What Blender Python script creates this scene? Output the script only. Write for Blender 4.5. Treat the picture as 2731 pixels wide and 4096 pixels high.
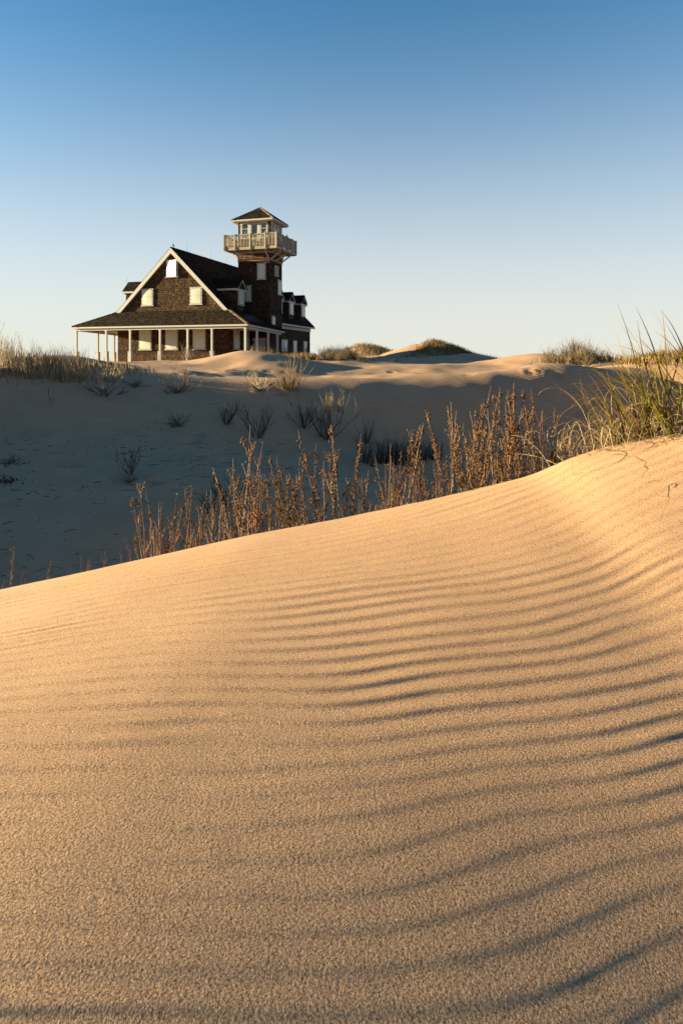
import bpy, math, random
import numpy as np

for _o in list(bpy.data.objects):
    bpy.data.objects.remove(_o)
S = bpy.context.scene
COL = S.collection
R = math.radians

# ------------------------------------------------------------------ camera, light, exposure
cam = bpy.data.cameras.new('camera')
cam.sensor_fit = 'VERTICAL'
cam.sensor_height = 36.0
cam.lens = 2600 / 4096 * 36.0
cam.shift_y = -(2048 - 1445) / 4096
cam.clip_start = 0.05
cam.clip_end = 9000
camo = bpy.data.objects.new('camera', cam)
camo.location = (0, 0, 0)
camo.rotation_euler = (R(90), 0, 0)
COL.objects.link(camo)
S.camera = camo

SUN_AZ = R(-84)      # measured from +Y towards +X (negative = left)
SUN_EL = R(8.9)
SUN_DIR = (math.sin(SUN_AZ) * math.cos(SUN_EL), math.cos(SUN_AZ) * math.cos(SUN_EL), math.sin(SUN_EL))
world = bpy.data.worlds.new('World')
S.world = world
world.use_nodes = True
wn = world.node_tree
sky = wn.nodes.new('ShaderNodeTexSky')
sky.sky_type = 'NISHITA'
sky.sun_disc = False
sky.sun_elevation = SUN_EL
sky.sun_rotation = SUN_AZ
sky.altitude = 0
sky.air_density = 1.0
sky.dust_density = 0.2
sky.ozone_density = 4.6
bg = wn.nodes['Background']
bg.inputs['Strength'].default_value = 0.05
# thin sea haze: the sky pales evenly all round towards the horizon, 0.85 * exp(-(height / 0.29)^2)
tc_ = wn.nodes.new('ShaderNodeTexCoord'); sx_ = wn.nodes.new('ShaderNodeSeparateXYZ')
wn.links.new(tc_.outputs['Generated'], sx_.inputs[0])
def wmath(op, a, b):
    n = wn.nodes.new('ShaderNodeMath'); n.operation = op
    for i, v in enumerate((a, b)):
        if isinstance(v, (int, float)): n.inputs[i].default_value = v
        else: wn.links.new(v, n.inputs[i])
    return n.outputs[0]
zz_ = wmath('DIVIDE', wmath('MAXIMUM', sx_.outputs['Z'], 0.0), 0.29)
hf_ = wmath('MULTIPLY', wmath('POWER', 2.71828, wmath('MULTIPLY', wmath('MULTIPLY', zz_, zz_), -1.0)), 0.85)
hm_ = wn.nodes.new('ShaderNodeMix'); hm_.data_type = 'RGBA'
wb_ = wn.nodes.new('ShaderNodeMix'); wb_.data_type = 'RGBA'; wb_.blend_type = 'MULTIPLY'; wb_.inputs[0].default_value = 1.0
wn.links.new(sky.outputs['Color'], wb_.inputs[6]); wb_.inputs[7].default_value = (0.340, 0.834, 0.794, 1)   # white balance of the sky
wn.links.new(hf_, hm_.inputs[0]); wn.links.new(wb_.outputs[2], hm_.inputs[6])
hm_.inputs[7].default_value = (3.200, 2.965, 2.705, 1)
wn.links.new(hm_.outputs[2], bg.inputs['Color'])

sun = bpy.data.lights.new('sun', 'SUN')
sun.energy = 5.0
sun.angle = R(0.55)
sun.color = (0.93, 0.79, 0.44)
suno = bpy.data.objects.new('sun', sun)
from mathutils import Vector, Matrix
suno.rotation_euler = Vector(SUN_DIR).to_track_quat('Z', 'Y').to_euler()
suno.location = (-30, 10, 20)
COL.objects.link(suno)

S.view_settings.view_transform = 'Standard'
S.view_settings.look = 'None'
S.view_settings.exposure = 2.52
S.view_settings.gamma = 1.0
S.view_settings.use_curve_mapping = False
S.cycles.max_bounces = 6
S.cycles.transparent_max_bounces = 8

# ------------------------------------------------------------------ helpers
def tag(o, label=None, cat=None, group=None, kind=None):
    if label: o['label'] = label
    if cat: o['category'] = cat
    if group: o['group'] = group
    if kind: o['kind'] = kind
    return o

def empty(name, loc=(0, 0, 0), rz=0.0, parent=None):
    o = bpy.data.objects.new(name, None)
    o.empty_display_size = 0.2
    o.location = loc
    o.rotation_euler = (0, 0, rz)
    COL.objects.link(o)
    if parent: o.parent = parent
    return o

def link(name, me, parent=None):
    o = bpy.data.objects.new(name, me)
    COL.objects.link(o)
    if parent: o.parent = parent
    return o

def cr(p0, p1, p2, p3, t):
    return 0.5 * (2 * p1 + (p2 - p0) * t + (2 * p0 - 5 * p1 + 4 * p2 - p3) * t * t + (3 * p1 - p0 - 3 * p2 + p3) * t ** 3)

class MB:
    """collects faces for ONE mesh"""
    def __init__(s):
        s.v = []; s.f = []; s.t = []
    def quad(s, a, b, c, d, t=0.5):
        n = len(s.v); s.v += [a, b, c, d]; s.f.append((n, n + 1, n + 2, n + 3)); s.t.append(t)
    def poly(s, pts, t=0.5):
        n = len(s.v); s.v += list(pts); s.f.append(tuple(range(n, n + len(pts)))); s.t.append(t)
    def hexa(s, p, t=0.5):
        n = len(s.v); s.v += list(p)
        for q in ((0, 3, 2, 1), (4, 5, 6, 7), (0, 1, 5, 4), (1, 2, 6, 5), (2, 3, 7, 6), (3, 0, 4, 7)):
            s.f.append(tuple(n + i for i in q)); s.t.append(t)
    def box(s, x0, x1, y0, y1, z0, z1, t=0.5):
        if x0 > x1: x0, x1 = x1, x0
        if y0 > y1: y0, y1 = y1, y0
        if z0 > z1: z0, z1 = z1, z0
        s.hexa([(x0, y0, z0), (x1, y0, z0), (x1, y1, z0), (x0, y1, z0), (x0, y0, z1), (x1, y0, z1), (x1, y1, z1), (x0, y1, z1)], t)
    def bar(s, a, b, w, h, t=0.5, up=(0, 0, 1)):
        a = Vector(a); b = Vector(b); d = (b - a).normalized(); up = Vector(up)
        r = d.cross(up)
        if r.length < 1e-4: r = Vector((1, 0, 0))
        r.normalize(); u = r.cross(d).normalized()
        r *= w / 2; u *= h / 2
        s.hexa([tuple(a - r - u), tuple(a + r - u), tuple(b + r - u), tuple(b - r - u),
                tuple(a - r + u), tuple(a + r + u), tuple(b + r + u), tuple(b - r + u)], t)
    def prism(s, pts, off, t=0.5):
        """closed polygon pts extruded by vector off"""
        n = len(s.v); m = len(pts); o = Vector(off)
        s.v += [tuple(p) for p in pts] + [tuple(Vector(p) + o) for p in pts]
        s.f.append(tuple(range(n, n + m))[::-1]); s.t.append(t)
        s.f.append(tuple(range(n + m, n + 2 * m))); s.t.append(t)
        for i in range(m):
            j = (i + 1) % m
            s.f.append((n + i, n + j, n + m + j, n + m + i)); s.t.append(t)
    def tube(s, pts, r0, r1, sides=4, t=0.5, cap=True):
        n0 = len(s.v); m = len(pts)
        P = [Vector(p) for p in pts]
        for i, p in enumerate(P):
            d = (P[min(i + 1, m - 1)] - P[max(i - 1, 0)])
            if d.length < 1e-9: d = Vector((0, 0, 1))
            d.normalize()
            a = d.cross(Vector((0.31, 0.95, 0.07)))
            if a.length < 1e-3: a = d.cross(Vector((1, 0, 0)))
            a.normalize(); b = d.cross(a)
            r = r0 + (r1 - r0) * i / max(1, m - 1)
            for k in range(sides):
                th = 2 * math.pi * k / sides
                s.v.append(tuple(p + a * (r * math.cos(th)) + b * (r * math.sin(th))))
        for i in range(m - 1):
            for k in range(sides):
                q = n0 + i * sides; k2 = (k + 1) % sides
                s.f.append((q + k, q + k2, q + sides + k2, q + sides + k)); s.t.append(t)
        if cap:
            s.f.append(tuple(n0 + (m - 1) * sides + k for k in range(sides))); s.t.append(t)
    def build(s, name, m, parent=None, smooth=False, obj=True):
        me = bpy.data.meshes.new(name)
        me.from_pydata([tuple(p) for p in s.v], [], s.f)
        at = me.attributes.new('tone', 'FLOAT', 'FACE')
        at.data.foreach_set('value', np.array(s.t, dtype=np.float32))
        if smooth: me.polygons.foreach_set('use_smooth', [True] * len(me.polygons))
        me.materials.append(m)
        me.update()
        return link(name, me, parent) if obj else me

# ------------------------------------------------------------------ materials
def mat(name):
    m = bpy.data.materials.new(name); m.use_nodes = True
    nt = m.node_tree
    return m, nt, nt.nodes['Principled BSDF']

def N(nt, t, **kw):
    n = nt.nodes.new(t)
    for k, v in kw.items():
        if k.startswith('i_'):
            n.inputs[k[2:].replace('_', ' ')].default_value = v
        else: setattr(n, k, v)
    return n

def ramp(nt, stops):
    r = nt.nodes.new('ShaderNodeValToRGB')
    e = r.color_ramp.elements
    while len(e) < len(stops): e.new(0.5)
    for i, (p, c) in enumerate(stops):
        e[i].position = p; e[i].color = (c[0], c[1], c[2], 1)
    return r

def tone_mat(name, stops, rough=0.8, nscale=(6, 6, 6), namt=0.35, bump=0.0, spec=0.3, bscale=40, trans=0.0):
    """colour from the per-face tone plus object-space noise (grain, weathering)"""
    m, nt, b = mat(name)
    at = N(nt, 'ShaderNodeAttribute', attribute_name='tone')
    tc = N(nt, 'ShaderNodeTexCoord')
    mp = N(nt, 'ShaderNodeMapping'); mp.inputs['Scale'].default_value = nscale
    nt.links.new(tc.outputs['Object'], mp.inputs['Vector'])
    no = N(nt, 'ShaderNodeTexNoise', i_Scale=1.0, i_Detail=5.0, i_Roughness=0.65)
    nt.links.new(mp.outputs['Vector'], no.inputs['Vector'])
    ms = N(nt, 'ShaderNodeMath', operation='SUBTRACT'); ms.inputs[1].default_value = 0.5
    nt.links.new(no.outputs['Fac'], ms.inputs[0])
    mm = N(nt, 'ShaderNodeMath', operation='MULTIPLY_ADD'); mm.inputs[1].default_value = namt * 2
    nt.links.new(ms.outputs[0], mm.inputs[0]); nt.links.new(at.outputs['Fac'], mm.inputs[2])
    rp = ramp(nt, stops)
    nt.links.new(mm.outputs[0], rp.inputs['Fac'])
    nt.links.new(rp.outputs['Color'], b.inputs['Base Color'])
    b.inputs['Roughness'].default_value = rough
    b.inputs['Specular IOR Level'].default_value = spec
    if bump:
        n2 = N(nt, 'ShaderNodeTexNoise', i_Scale=bscale, i_Detail=3.0)
        nt.links.new(tc.outputs['Object'], n2.inputs['Vector'])
        bp = N(nt, 'ShaderNodeBump', i_Strength=bump, i_Distance=0.02)
        nt.links.new(n2.outputs['Fac'], bp.inputs['Height'])
        nt.links.new(bp.outputs['Normal'], b.inputs['Normal'])
    if trans:
        tr = N(nt, 'ShaderNodeBsdfTranslucent')
        nt.links.new(rp.outputs['Color'], tr.inputs['Color'])
        mx = N(nt, 'ShaderNodeMixShader'); mx.inputs[0].default_value = trans
        nt.links.new(b.outputs[0], mx.inputs[1]); nt.links.new(tr.outputs[0], mx.inputs[2])
        nt.links.new(mx.outputs[0], nt.nodes['Material Output'].inputs['Surface'])
    return m

M = {}
M['shingle'] = tone_mat('wall shingle', [(0.0, (.012, .008, .006)), (.45, (.048, .028, .018)), (1, (.15, .088, .052))], .9, (9, 9, 3), .12, .25, .06)
M['roof'] = tone_mat('roof shingle', [(0.0, (.007, .005, .004)), (.5, (.020, .0135, .010)), (1, (.075, .046, .030))], .95, (7, 7, 7), .25, .3, .04)
M['hip'] = tone_mat('sunlit hip shingle', [(0.0, (0.1, 0.065, 0.04)), (0.5, (0.22, 0.15, 0.09)), (1, (0.33, 0.24, 0.15))], .8, (7, 7, 7), .2)  # paler than the roof: sun on these hips put into the colour
M['sheath'] = tone_mat('sheathing', [(0.0, (.02, .015, .012)), (1, (.05, .035, .027))], .9)
M['white'] = tone_mat('weathered white paint', [(0.0, (0.156, 0.1404, 0.1248)), (0.35, (0.3276, 0.3042, 0.2808)), (1, (0.429, 0.4056, 0.3822))], .6, (3, 3, 9), .22, .1)
M['panel'] = tone_mat('storm panel', [(0.0, (0.414, 0.405, 0.333)), (1, (0.522, 0.513, 0.441))], .38, (2, 2, 1), .2, 0, .5)
M['sill'] = tone_mat('frame metal', [(0.0, (.42, .40, .38)), (1, (.70, .68, .65))], .5, (4, 4, 4), .3)
M['bolt'] = tone_mat('bolt', [(0.0, (.05, .045, .04)), (1, (.10, .09, .08))], .5)
M['deckwood'] = tone_mat('weathered deck wood', [(0.0, (0.123, 0.0943, 0.0697)), (0.5, (0.2788, 0.2296, 0.1763)), (1, (0.4264, 0.369, 0.2952))], .8, (5, 5, 14), .35, .3)
M['rawwood'] = tone_mat('raw cedar board', [(0.0, (.16, .09, .045)), (1, (.36, .21, .11))], .75, (4, 4, 12), .3)
M['ceiling'] = tone_mat('porch ceiling', [(0.0, (0.336, 0.296, 0.24)), (1, (0.48, 0.44, 0.376))], .7, (3, 3, 3), .2)
M['black'] = tone_mat('dark void', [(0.0, (.012, .012, .012)), (1, (.03, .03, .03))], .8)
M['iron'] = tone_mat('rod', [(0.0, (.12, .12, .12)), (1, (.25, .25, .25))], .5)
M['navy'] = tone_mat('navy enamel', [(0.0, (.02, .03, .06)), (1, (.05, .07, .12))], .5)
M['gold'] = tone_mat('gold paint', [(0.0, (.30, .17, .05)), (1, (.55, .36, .10))], .5)
M['stalk'] = tone_mat('dry stalk', [(0.0, (0.0451, 0.0189, 0.0087)), (0.5, (0.1353, 0.0665, 0.031)), (1, (0.3116, 0.182, 0.0961))], .75, (30, 30, 8), .3)
M['capsule'] = tone_mat('seed capsule', [(0.0, (.016, .007, .003)), (.5, (.062, .026, .009)), (1, (.16, .075, .027))], .8, (60, 60, 60), .3)
M['redstem'] = tone_mat('reddish stem', [(0.0, (.10, .025, .018)), (1, (.26, .09, .05))], .7, (20, 20, 20), .2)
M['leaf'] = tone_mat('young leaf', [(0.0, (.14, .14, .02)), (1, (.34, .32, .06))], .55, (30, 30, 30), .2, trans=.35)
M['green'] = tone_mat('beach grass blade', [(0.0, (.040, .036, .005)), (.45, (.105, .084, .012)), (1, (.32, .19, .045))], .45, (4, 4, 4), .3, trans=.35)
M['straw'] = tone_mat('dry grass curl', [(0.0, (0.187, 0.1105, 0.0425)), (0.5, (0.357, 0.2465, 0.1105)), (1, (0.51, 0.3995, 0.2295))], .6, (12, 12, 12), .3, trans=.2)
M['rust'] = tone_mat('rusty grass blade', [(0.0, (.16, .06, .015)), (1, (.36, .17, .05))], .5, (6, 6, 6), .3, trans=.25)
M['twig'] = tone_mat('dead twig', [(0.0, (.014, .010, .008)), (.5, (.035, .026, .02)), (1, (.08, .06, .045))], .85, (10, 10, 10), .3)
M['bleached'] = tone_mat('bleached and sunlit twig', [(0.0, (0.09, 0.06, 0.0375)), (0.5, (0.225, 0.1575, 0.0975)), (1, (0.36, 0.2775, 0.1875))], .8, (10, 10, 10), .3)  # dry stems, and sunlit tangles with the light put into the colour
M['marsh'] = tone_mat('dune grass', [(0.0, (0.062, 0.033, 0.0125)), (0.5, (0.1488, 0.0853, 0.0336)), (1, (0.2604, 0.165, 0.0744))], .75, (3, 3, 3), .3, trans=.2)
M['duneshrub'] = tone_mat('dune shrub', [(0.0, (0.024, 0.016, 0.008)), (0.5, (0.068, 0.0432, 0.0208)), (1, (0.152, 0.104, 0.052))], .8, (3, 3, 3), .3)
M['wrack'] = tone_mat('wrack', [(0.0, (.018, .014, .011)), (1, (.07, .05, .038))], .9, (20, 20, 20), .3)
M['feather'] = tone_mat('feather', [(0.0, (.05, .04, .035)), (1, (.35, .30, .25))], .7, (30, 30, 30), .2)

def glass_mat():
    m, nt, b = mat('window glass')
    gl = N(nt, 'ShaderNodeBsdfGlossy'); gl.inputs['Roughness'].default_value = 0.02
    tr = N(nt, 'ShaderNodeBsdfTransparent'); tr.inputs['Color'].default_value = (.55, .68, .68, 1)
    fr = N(nt, 'ShaderNodeFresnel'); fr.inputs['IOR'].default_value = 1.9
    mx = N(nt, 'ShaderNodeMixShader')
    nt.links.new(fr.outputs[0], mx.inputs[0]); nt.links.new(tr.outputs[0], mx.inputs[1]); nt.links.new(gl.outputs[0], mx.inputs[2])
    nt.links.new(mx.outputs[0], nt.nodes['Material Output'].inputs['Surface'])
    return m
M['glass'] = glass_mat()

def glare_mat():
    m, nt, b = mat('glossy storm panel')
    b.inputs['Base Color'].default_value = (.80, .79, .74, 1)
    b.inputs['Metallic'].default_value = 0.7
    b.inputs['Roughness'].default_value = 0.45
    tc = N(nt, 'ShaderNodeTexCoord'); no = N(nt, 'ShaderNodeTexNoise', i_Scale=2.2, i_Detail=3.0)
    nt.links.new(tc.outputs['Object'], no.inputs['Vector'])
    bp = N(nt, 'ShaderNodeBump', i_Strength=0.6, i_Distance=0.06)
    nt.links.new(no.outputs['Fac'], bp.inputs['Height']); nt.links.new(bp.outputs['Normal'], b.inputs['Normal'])
    return m
M['glossy'] = glare_mat()

def sand_mat():
    m, nt, b = mat('dune sand')
    L = nt.links.new
    ge = N(nt, 'ShaderNodeNewGeometry')
    # colour: broad tint, grain speckle with the shade between grains put in
    n1 = N(nt, 'ShaderNodeTexNoise', i_Scale=1.3, i_Detail=3.0)
    n2 = N(nt, 'ShaderNodeTexNoise', i_Scale=190.0, i_Detail=3.0, i_Roughness=.7)
    n3 = N(nt, 'ShaderNodeTexVoronoi', i_Scale=420.0)
    for n in (n1, n2, n3): L(ge.outputs['Position'], n.inputs['Vector'])
    r1 = ramp(nt, [(.3, (.338, .200, .120)), (.7, (.395, .235, .143))])
    L(n1.outputs['Fac'], r1.inputs['Fac'])
    r2 = ramp(nt, [(.34, (.32, .30, .28)), (.5, (.95, .95, .95)), (.68, (1.5, 1.42, 1.3))])
    L(n2.outputs['Fac'], r2.inputs['Fac'])
    mx = N(nt, 'ShaderNodeMix', data_type='RGBA', blend_type='MULTIPLY')
    mx.inputs[0].default_value = 1.0
    L(r1.outputs['Color'], mx.inputs[6]); L(r2.outputs['Color'], mx.inputs[7])
    # sparse sun glints put into the colour as pale specks
    r3 = ramp(nt, [(.972, (0, 0, 0)), (.985, (1, 1, 1))])
    L(n3.outputs['Color'], r3.inputs['Fac'])
    m2 = N(nt, 'ShaderNodeMix', data_type='RGBA')
    L(r3.outputs['Color'], m2.inputs[0]); L(mx.outputs[2], m2.inputs[6]); m2.inputs[7].default_value = (.75, .70, .62, 1)
    L(m2.outputs[2], b.inputs['Base Color'])
    b.inputs['Roughness'].default_value = 0.9
    b.inputs['Specular IOR Level'].default_value = 0.25
    # relief: grain clusters, wind ripples on the far sand, soft lumps
    g1 = N(nt, 'ShaderNodeTexNoise', i_Scale=130.0, i_Detail=3.0, i_Roughness=0.75)
    L(ge.outputs['Position'], g1.inputs['Vector'])
    b1 = N(nt, 'ShaderNodeBump', i_Strength=0.8, i_Distance=0.0030)
    L(g1.outputs['Fac'], b1.inputs['Height'])
    mp = N(nt, 'ShaderNodeMapping'); mp.inputs['Rotation'].default_value = (0, 0, R(62)); mp.inputs['Scale'].default_value = (1, 1, 0.2)
    L(ge.outputs['Position'], mp.inputs['Vector'])
    wv = N(nt, 'ShaderNodeTexWave', i_Scale=2.3, i_Distortion=2.2, i_Detail=2.0, i_Detail_Scale=1.0)
    L(mp.outputs['Vector'], wv.inputs['Vector'])
    at = N(nt, 'ShaderNodeAttribute', attribute_name='farsand')
    mu = N(nt, 'ShaderNodeMath', operation='MULTIPLY')
    L(wv.outputs['Fac'], mu.inputs[0]); L(at.outputs['Fac'], mu.inputs[1])
    b2 = N(nt, 'ShaderNodeBump', i_Strength=0.5, i_Distance=0.012)
    L(mu.outputs[0], b2.inputs['Height']); L(b1.outputs['Normal'], b2.inputs['Normal'])
    L(b2.outputs['Normal'], b.inputs['Normal'])
    return m
M['sand'] = sand_mat()

# ------------------------------------------------------------------ terrain
F_, CX_, HY_ = 2600.0, 1365.0, 1445.0
DS = 1.7418
def ray(px, py, depth):
    """a point of the place measured from the photograph (px, py) at a known distance"""
    return ((px * DS - CX_) / F_ * depth, depth, (HY_ - py * DS) / F_ * depth)

CRX = np.array([-900, -400, 0, 172, 258, 344, 517, 597, 689, 775, 900, 948, 988, 1108, 1400, 1739, 1897, 2094, 2160, 2246, 2325, 2489, 2620, 2731, 3100, 3600], float)
CRY = np.array([2575, 2455, 2362, 2322, 2305, 2285, 2245, 2228, 2207, 2187, 2160, 2149, 2139, 2118, 2066, 1998, 1962, 1919, 1897, 1855, 1827, 1775, 1739, 1692, 1560, 1420], float)
BROW = 4.5
_a = (CRX - CX_) / F_
_hx = _a * BROW
_hz = -(CRY - HY_) / F_ * BROW
_gx = np.linspace(-12, 10, 1200)
_gz = np.interp(_gx, _hx, _hz)
_gz = np.where(_gx < _hx[0], _hz[0] + (_gx - _hx[0]) * 0.21, _gz)
_gz = np.where(_gx > _hx[-1], _hz[-1] + 0.4 * (1 - np.exp(-(_gx - _hx[-1]) * .8)), _gz)
_k = np.hanning(25); _k /= _k.sum()
_gzs = np.convolve(np.pad(_gz, 12, mode='edge'), _k, mode='valid')
_gz = _gzs

def vnoise(x, y, seed=0):
    """smooth value noise"""
    xi = np.floor(x).astype(np.int64); yi = np.floor(y).astype(np.int64)
    fx = x - xi; fy = y - yi
    fx = fx * fx * (3 - 2 * fx); fy = fy * fy * (3 - 2 * fy)
    def h(i, j):
        n = (i * 374761393 + j * 668265263 + seed * 974711) & 0x7fffffff
        n = ((n ^ (n >> 13)) * 1274126177) & 0x7fffffff
        return ((n ^ (n >> 16)) & 0xffff) / 65535.0
    return (h(xi, yi) * (1 - fx) + h(xi + 1, yi) * fx) * (1 - fy) + (h(xi, yi + 1) * (1 - fx) + h(xi + 1, yi + 1) * fx) * fy

def smooth(a, b, x):
    t = np.clip((x - a) / (b - a), 0, 1)
    return t * t * (3 - 2 * t)

def ripple(x, y):
    xs = np.clip(x, -6, 6)
    g = 0.04 * xs + np.where(xs > -0.9, 0.075 * (xs + 0.9) ** 2 / (1 + 0.12 * np.abs(xs + 0.9)), 0)
    wob = 0.075 * (vnoise(x * 1.1 + 3, y * 1.3, 5) - .5) * 2 + 0.030 * (vnoise(x * 2.6, y * 3.4 + 9, 6) - .5) * 2
    def train(lam, wb, c=0.26):
        ph = (y - g + wb) / lam
        f = ph - np.floor(ph)
        return np.where(f < c, 0.5 - 0.5 * np.cos(np.pi * f / c), 0.5 + 0.5 * np.cos(np.pi * (f - c) / (1 - c)))
    amp = 1.0 - 0.20 * smooth(0.0, 1.0, x)
    n1 = vnoise(x * .75 + 20, y * 2.6, 8); n2 = vnoise(x * 1.3 + 7, y * 3.4 + 2, 12)
    a1 = 0.35 + 0.80 * smooth(.2, .8, n1)
    a2 = smooth(.45, .85, n2)
    z = a1 * train(0.098, wob) * 0.0070 + a2 * train(0.067, wob * .6 + 0.03) * 0.0030
    z = z + (vnoise(x * 9, y * 22, 14) - .5) * 0.0012
    z = z + (vnoise(x * 1.6 + 5, y * 1.2, 15) - .5) * 0.006
    return amp * z * (0.50 + 0.50 * smooth(0.9, 2.5, y)) * (1 - 0.45 * smooth(3.7, 4.6, y)) * smooth(-1.0, .2, y + 1)

def fore(x, y):
    H = np.interp(x, _gx, _gz)
    NX = -1.24 - 0.135 * np.where(x < 0, 1.1 * np.tanh(x / 1.1), x) - 0.045 * np.log1p(np.exp(x * 2.5)) / 2.5
    w = np.clip((y - 0.6) / (BROW - 0.6), 0, 1.0)
    w = w ** (0.9 + 0.10 * smooth(-0.5, 2.0, x))
    H = H + 0.047 + 0.04 * smooth(-1.2, 3.4, x)
    z = NX * (1 - w) + H * w
    z = z + ripple(x, y)
    d = y - BROW - 0.04
    drop = 0.62 * 0.16 * np.log1p(np.exp(np.clip(d / 0.16, -30, 30)))
    z = z - drop
    yb = np.maximum(0, -y - 3.0)
    return z - 0.02 * yb ** 1.5

PTS = []
for p in [(-260, 868, 20), (0, 866, 20), (150, 870, 20.5), (300, 882, 21.3), (450, 886, 22.0), (560, 882, 22.6), (700, 880, 23.3), (850, 878, 24), (1000, 869, 25), (1100, 862, 25.6),
          (1250, 864, 26.4), (1400, 853, 27.5), (1568, 846, 29),
          (560, 871, 26), (784, 867, 27), (900, 864, 28), (1000, 859, 28.5), (1120, 853, 29.5), (1232, 850, 30), (1344, 848, 31.5), (1456, 845, 32), (1568, 841, 33),
          (0, 826, 27), (150, 831, 28), (300, 838, 36), (380, 836, 44), (650, 850, 34), (520, 858, 33), (420, 858, 33),
          (760, 862, 33), (900, 857, 36), (1000, 849, 38), (1110, 841, 42), (1170, 834, 50), (1300, 836, 42), (1400, 840, 38), (1520, 834, 36),
          (-120, 1012, 16.2), (0, 1006, 16.2), (170, 1000, 16.8), (350, 990, 17.7), (500, 1000, 18.3), (650, 1015, 18.9), (800, 1035, 19.5), (1000, 1062, 20.2), (1200, 1062, 21.3), (1380, 1045, 22.5), (1568, 1030, 24),
          (0, 1200, 10.6), (0, 1350, 8.0), (300, 1200, 10.6), (500, 1100, 13), (700, 1100, 14.5)]:
    PTS.append(ray(*p))
PTS += [(2, 15, -3.1), (4, 12, -3.2), (6, 17, -3.2), (0, 11, -2.95), (-3, 10, -2.85), (9, 16, -2.9)]
PTS += [(-20, 54, -.05), (-12, 52, -.02), (-8, 50, .1), (-6, 55, .2), (-2, 64, .3), (-10, 60, .1), (-25, 60, -.2), (-12, 78, -.1), (0, 80, -.3), (20, 80, -.5), (-40, 80, -.6),
        (-13, 25, .2), (-16, 22, .85), (-23, 21, 1.0), (-20, 30, .45), (-15, 14, .1), (-20, 14, .6), (-30, 24, .8), (-15, 10, -.55), (-22, 9, -.3), (-9, 8, -2.7), (-13, 5.5, -2.4),  # left dune out of view, heights raised so it shades the hollow
        (-20, 3, -2.6), (-40, 10, -2), (-40, 0, -2.5), (-10, 0, -2.9), (-30, 40, -.3), (-26, 50, -.35), (-45, 60, -.8), (-60, 30, -1.0),
        (0, 4, -3.0), (0, -4, -3.2), (5, 0, -3.0), (6, 9, -3.0), (11, 13, -2.0), (14, 10, -1.0), (16, 20, -1.6), (20, 32, -.2), (12, 0, -2.2), (30, 10, -.5), (40, 40, -.4), (60, 20, -1), (60, 70, -1), (0, -25, -3), (30, -20, -2), (-30, -20, -3), (0, 110, -.7), (-60, 110, -1), (60, 110, -1)]
_P = np.array(PTS)
def _U(r2): return 0.5 * r2 * np.log(r2 + 1e-9)
_n = len(_P)
_A = np.zeros((_n + 3, _n + 3))
_dd = ((_P[:, None, :2] - _P[None, :, :2]) ** 2).sum(-1)
_A[:_n, :_n] = _U(_dd) + np.eye(_n) * 0.15
_A[:_n, _n] = 1; _A[:_n, _n + 1:] = _P[:, :2]; _A[_n:, :_n] = _A[:_n, _n:].T
_w = np.linalg.solve(_A, np.concatenate([_P[:, 2], [0, 0, 0]]))

GA = [  # dunes and mounds: x, y, sx, sy, rotation, height
    ray(562, 813, 41.5)[:2] + (2.5, 2.6, 0.25, 0.72),
    ray(640, 822, 39.0)[:2] + (1.6, 3.0, -0.5, 0.25),
    ray(970, 812, 76)[:2] + (3.6, 3.5, 0.2, 2.0),
    ray(1040, 825, 74)[:2] + (3.2, 3.0, 0.0, 0.6),
    ray(832, 812, 88)[:2] + (3.6, 3.0, 0.1, 2.1),
    ray(900, 820, 84)[:2] + (6.0, 4.0, 0.1, 0.7),
    ray(1232, 826, 46)[:2] + (1.6, 2.4, 0.9, 0.62),
    ray(1080, 836, 62)[:2] + (3.2, 2.2, 0.2, 0.75),
    ray(1335, 832, 39)[:2] + (1.3, 1.5, 0.2, 0.42),
    ray(1540, 822, 35)[:2] + (1.8, 1.8, 0.1, 0.45),
    ray(120, 826, 29)[:2] + (3.0, 1.8, 0.1, 0.22),
]
FOOT = []
for (px, py, dp, s) in [(450, 1010, 18.0, .26), (442, 1034, 17.3, .25), (425, 1079, 15.0, .23), (455, 1063, 15.6, .22), (300, 1116, 12.8, .35), (170, 1083, 14.2, .42), (408, 994, 18.6, .25), (520, 965, 19.6, .2), (600, 905, 22.0, .2), (640, 900, 22.2, .25), (360, 1125, 12.6, .25),
                        (560, 1100, 13.2, .2), (520, 1068, 14.6, .2), (490, 940, 20.6, .22)]:
    FOOT.append(ray(px, py, dp)[:2] + (s, 0.13))
_r = random.Random(4)
for i in range(60):                       # trodden sand on the plateau
    px = _r.uniform(620, 1300); dp = _r.uniform(25.5, 38)
    FOOT.append(((px * DS - CX_) / F_ * dp, dp, _r.uniform(.16, .3), _r.uniform(.03, .08)))
for i in range(26):
    px = _r.uniform(260, 620); dp = _r.uniform(24.5, 34)
    FOOT.append(((px * DS - CX_) / F_ * dp, dp, _r.uniform(.16, .34), _r.uniform(.04, .09)))

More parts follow.
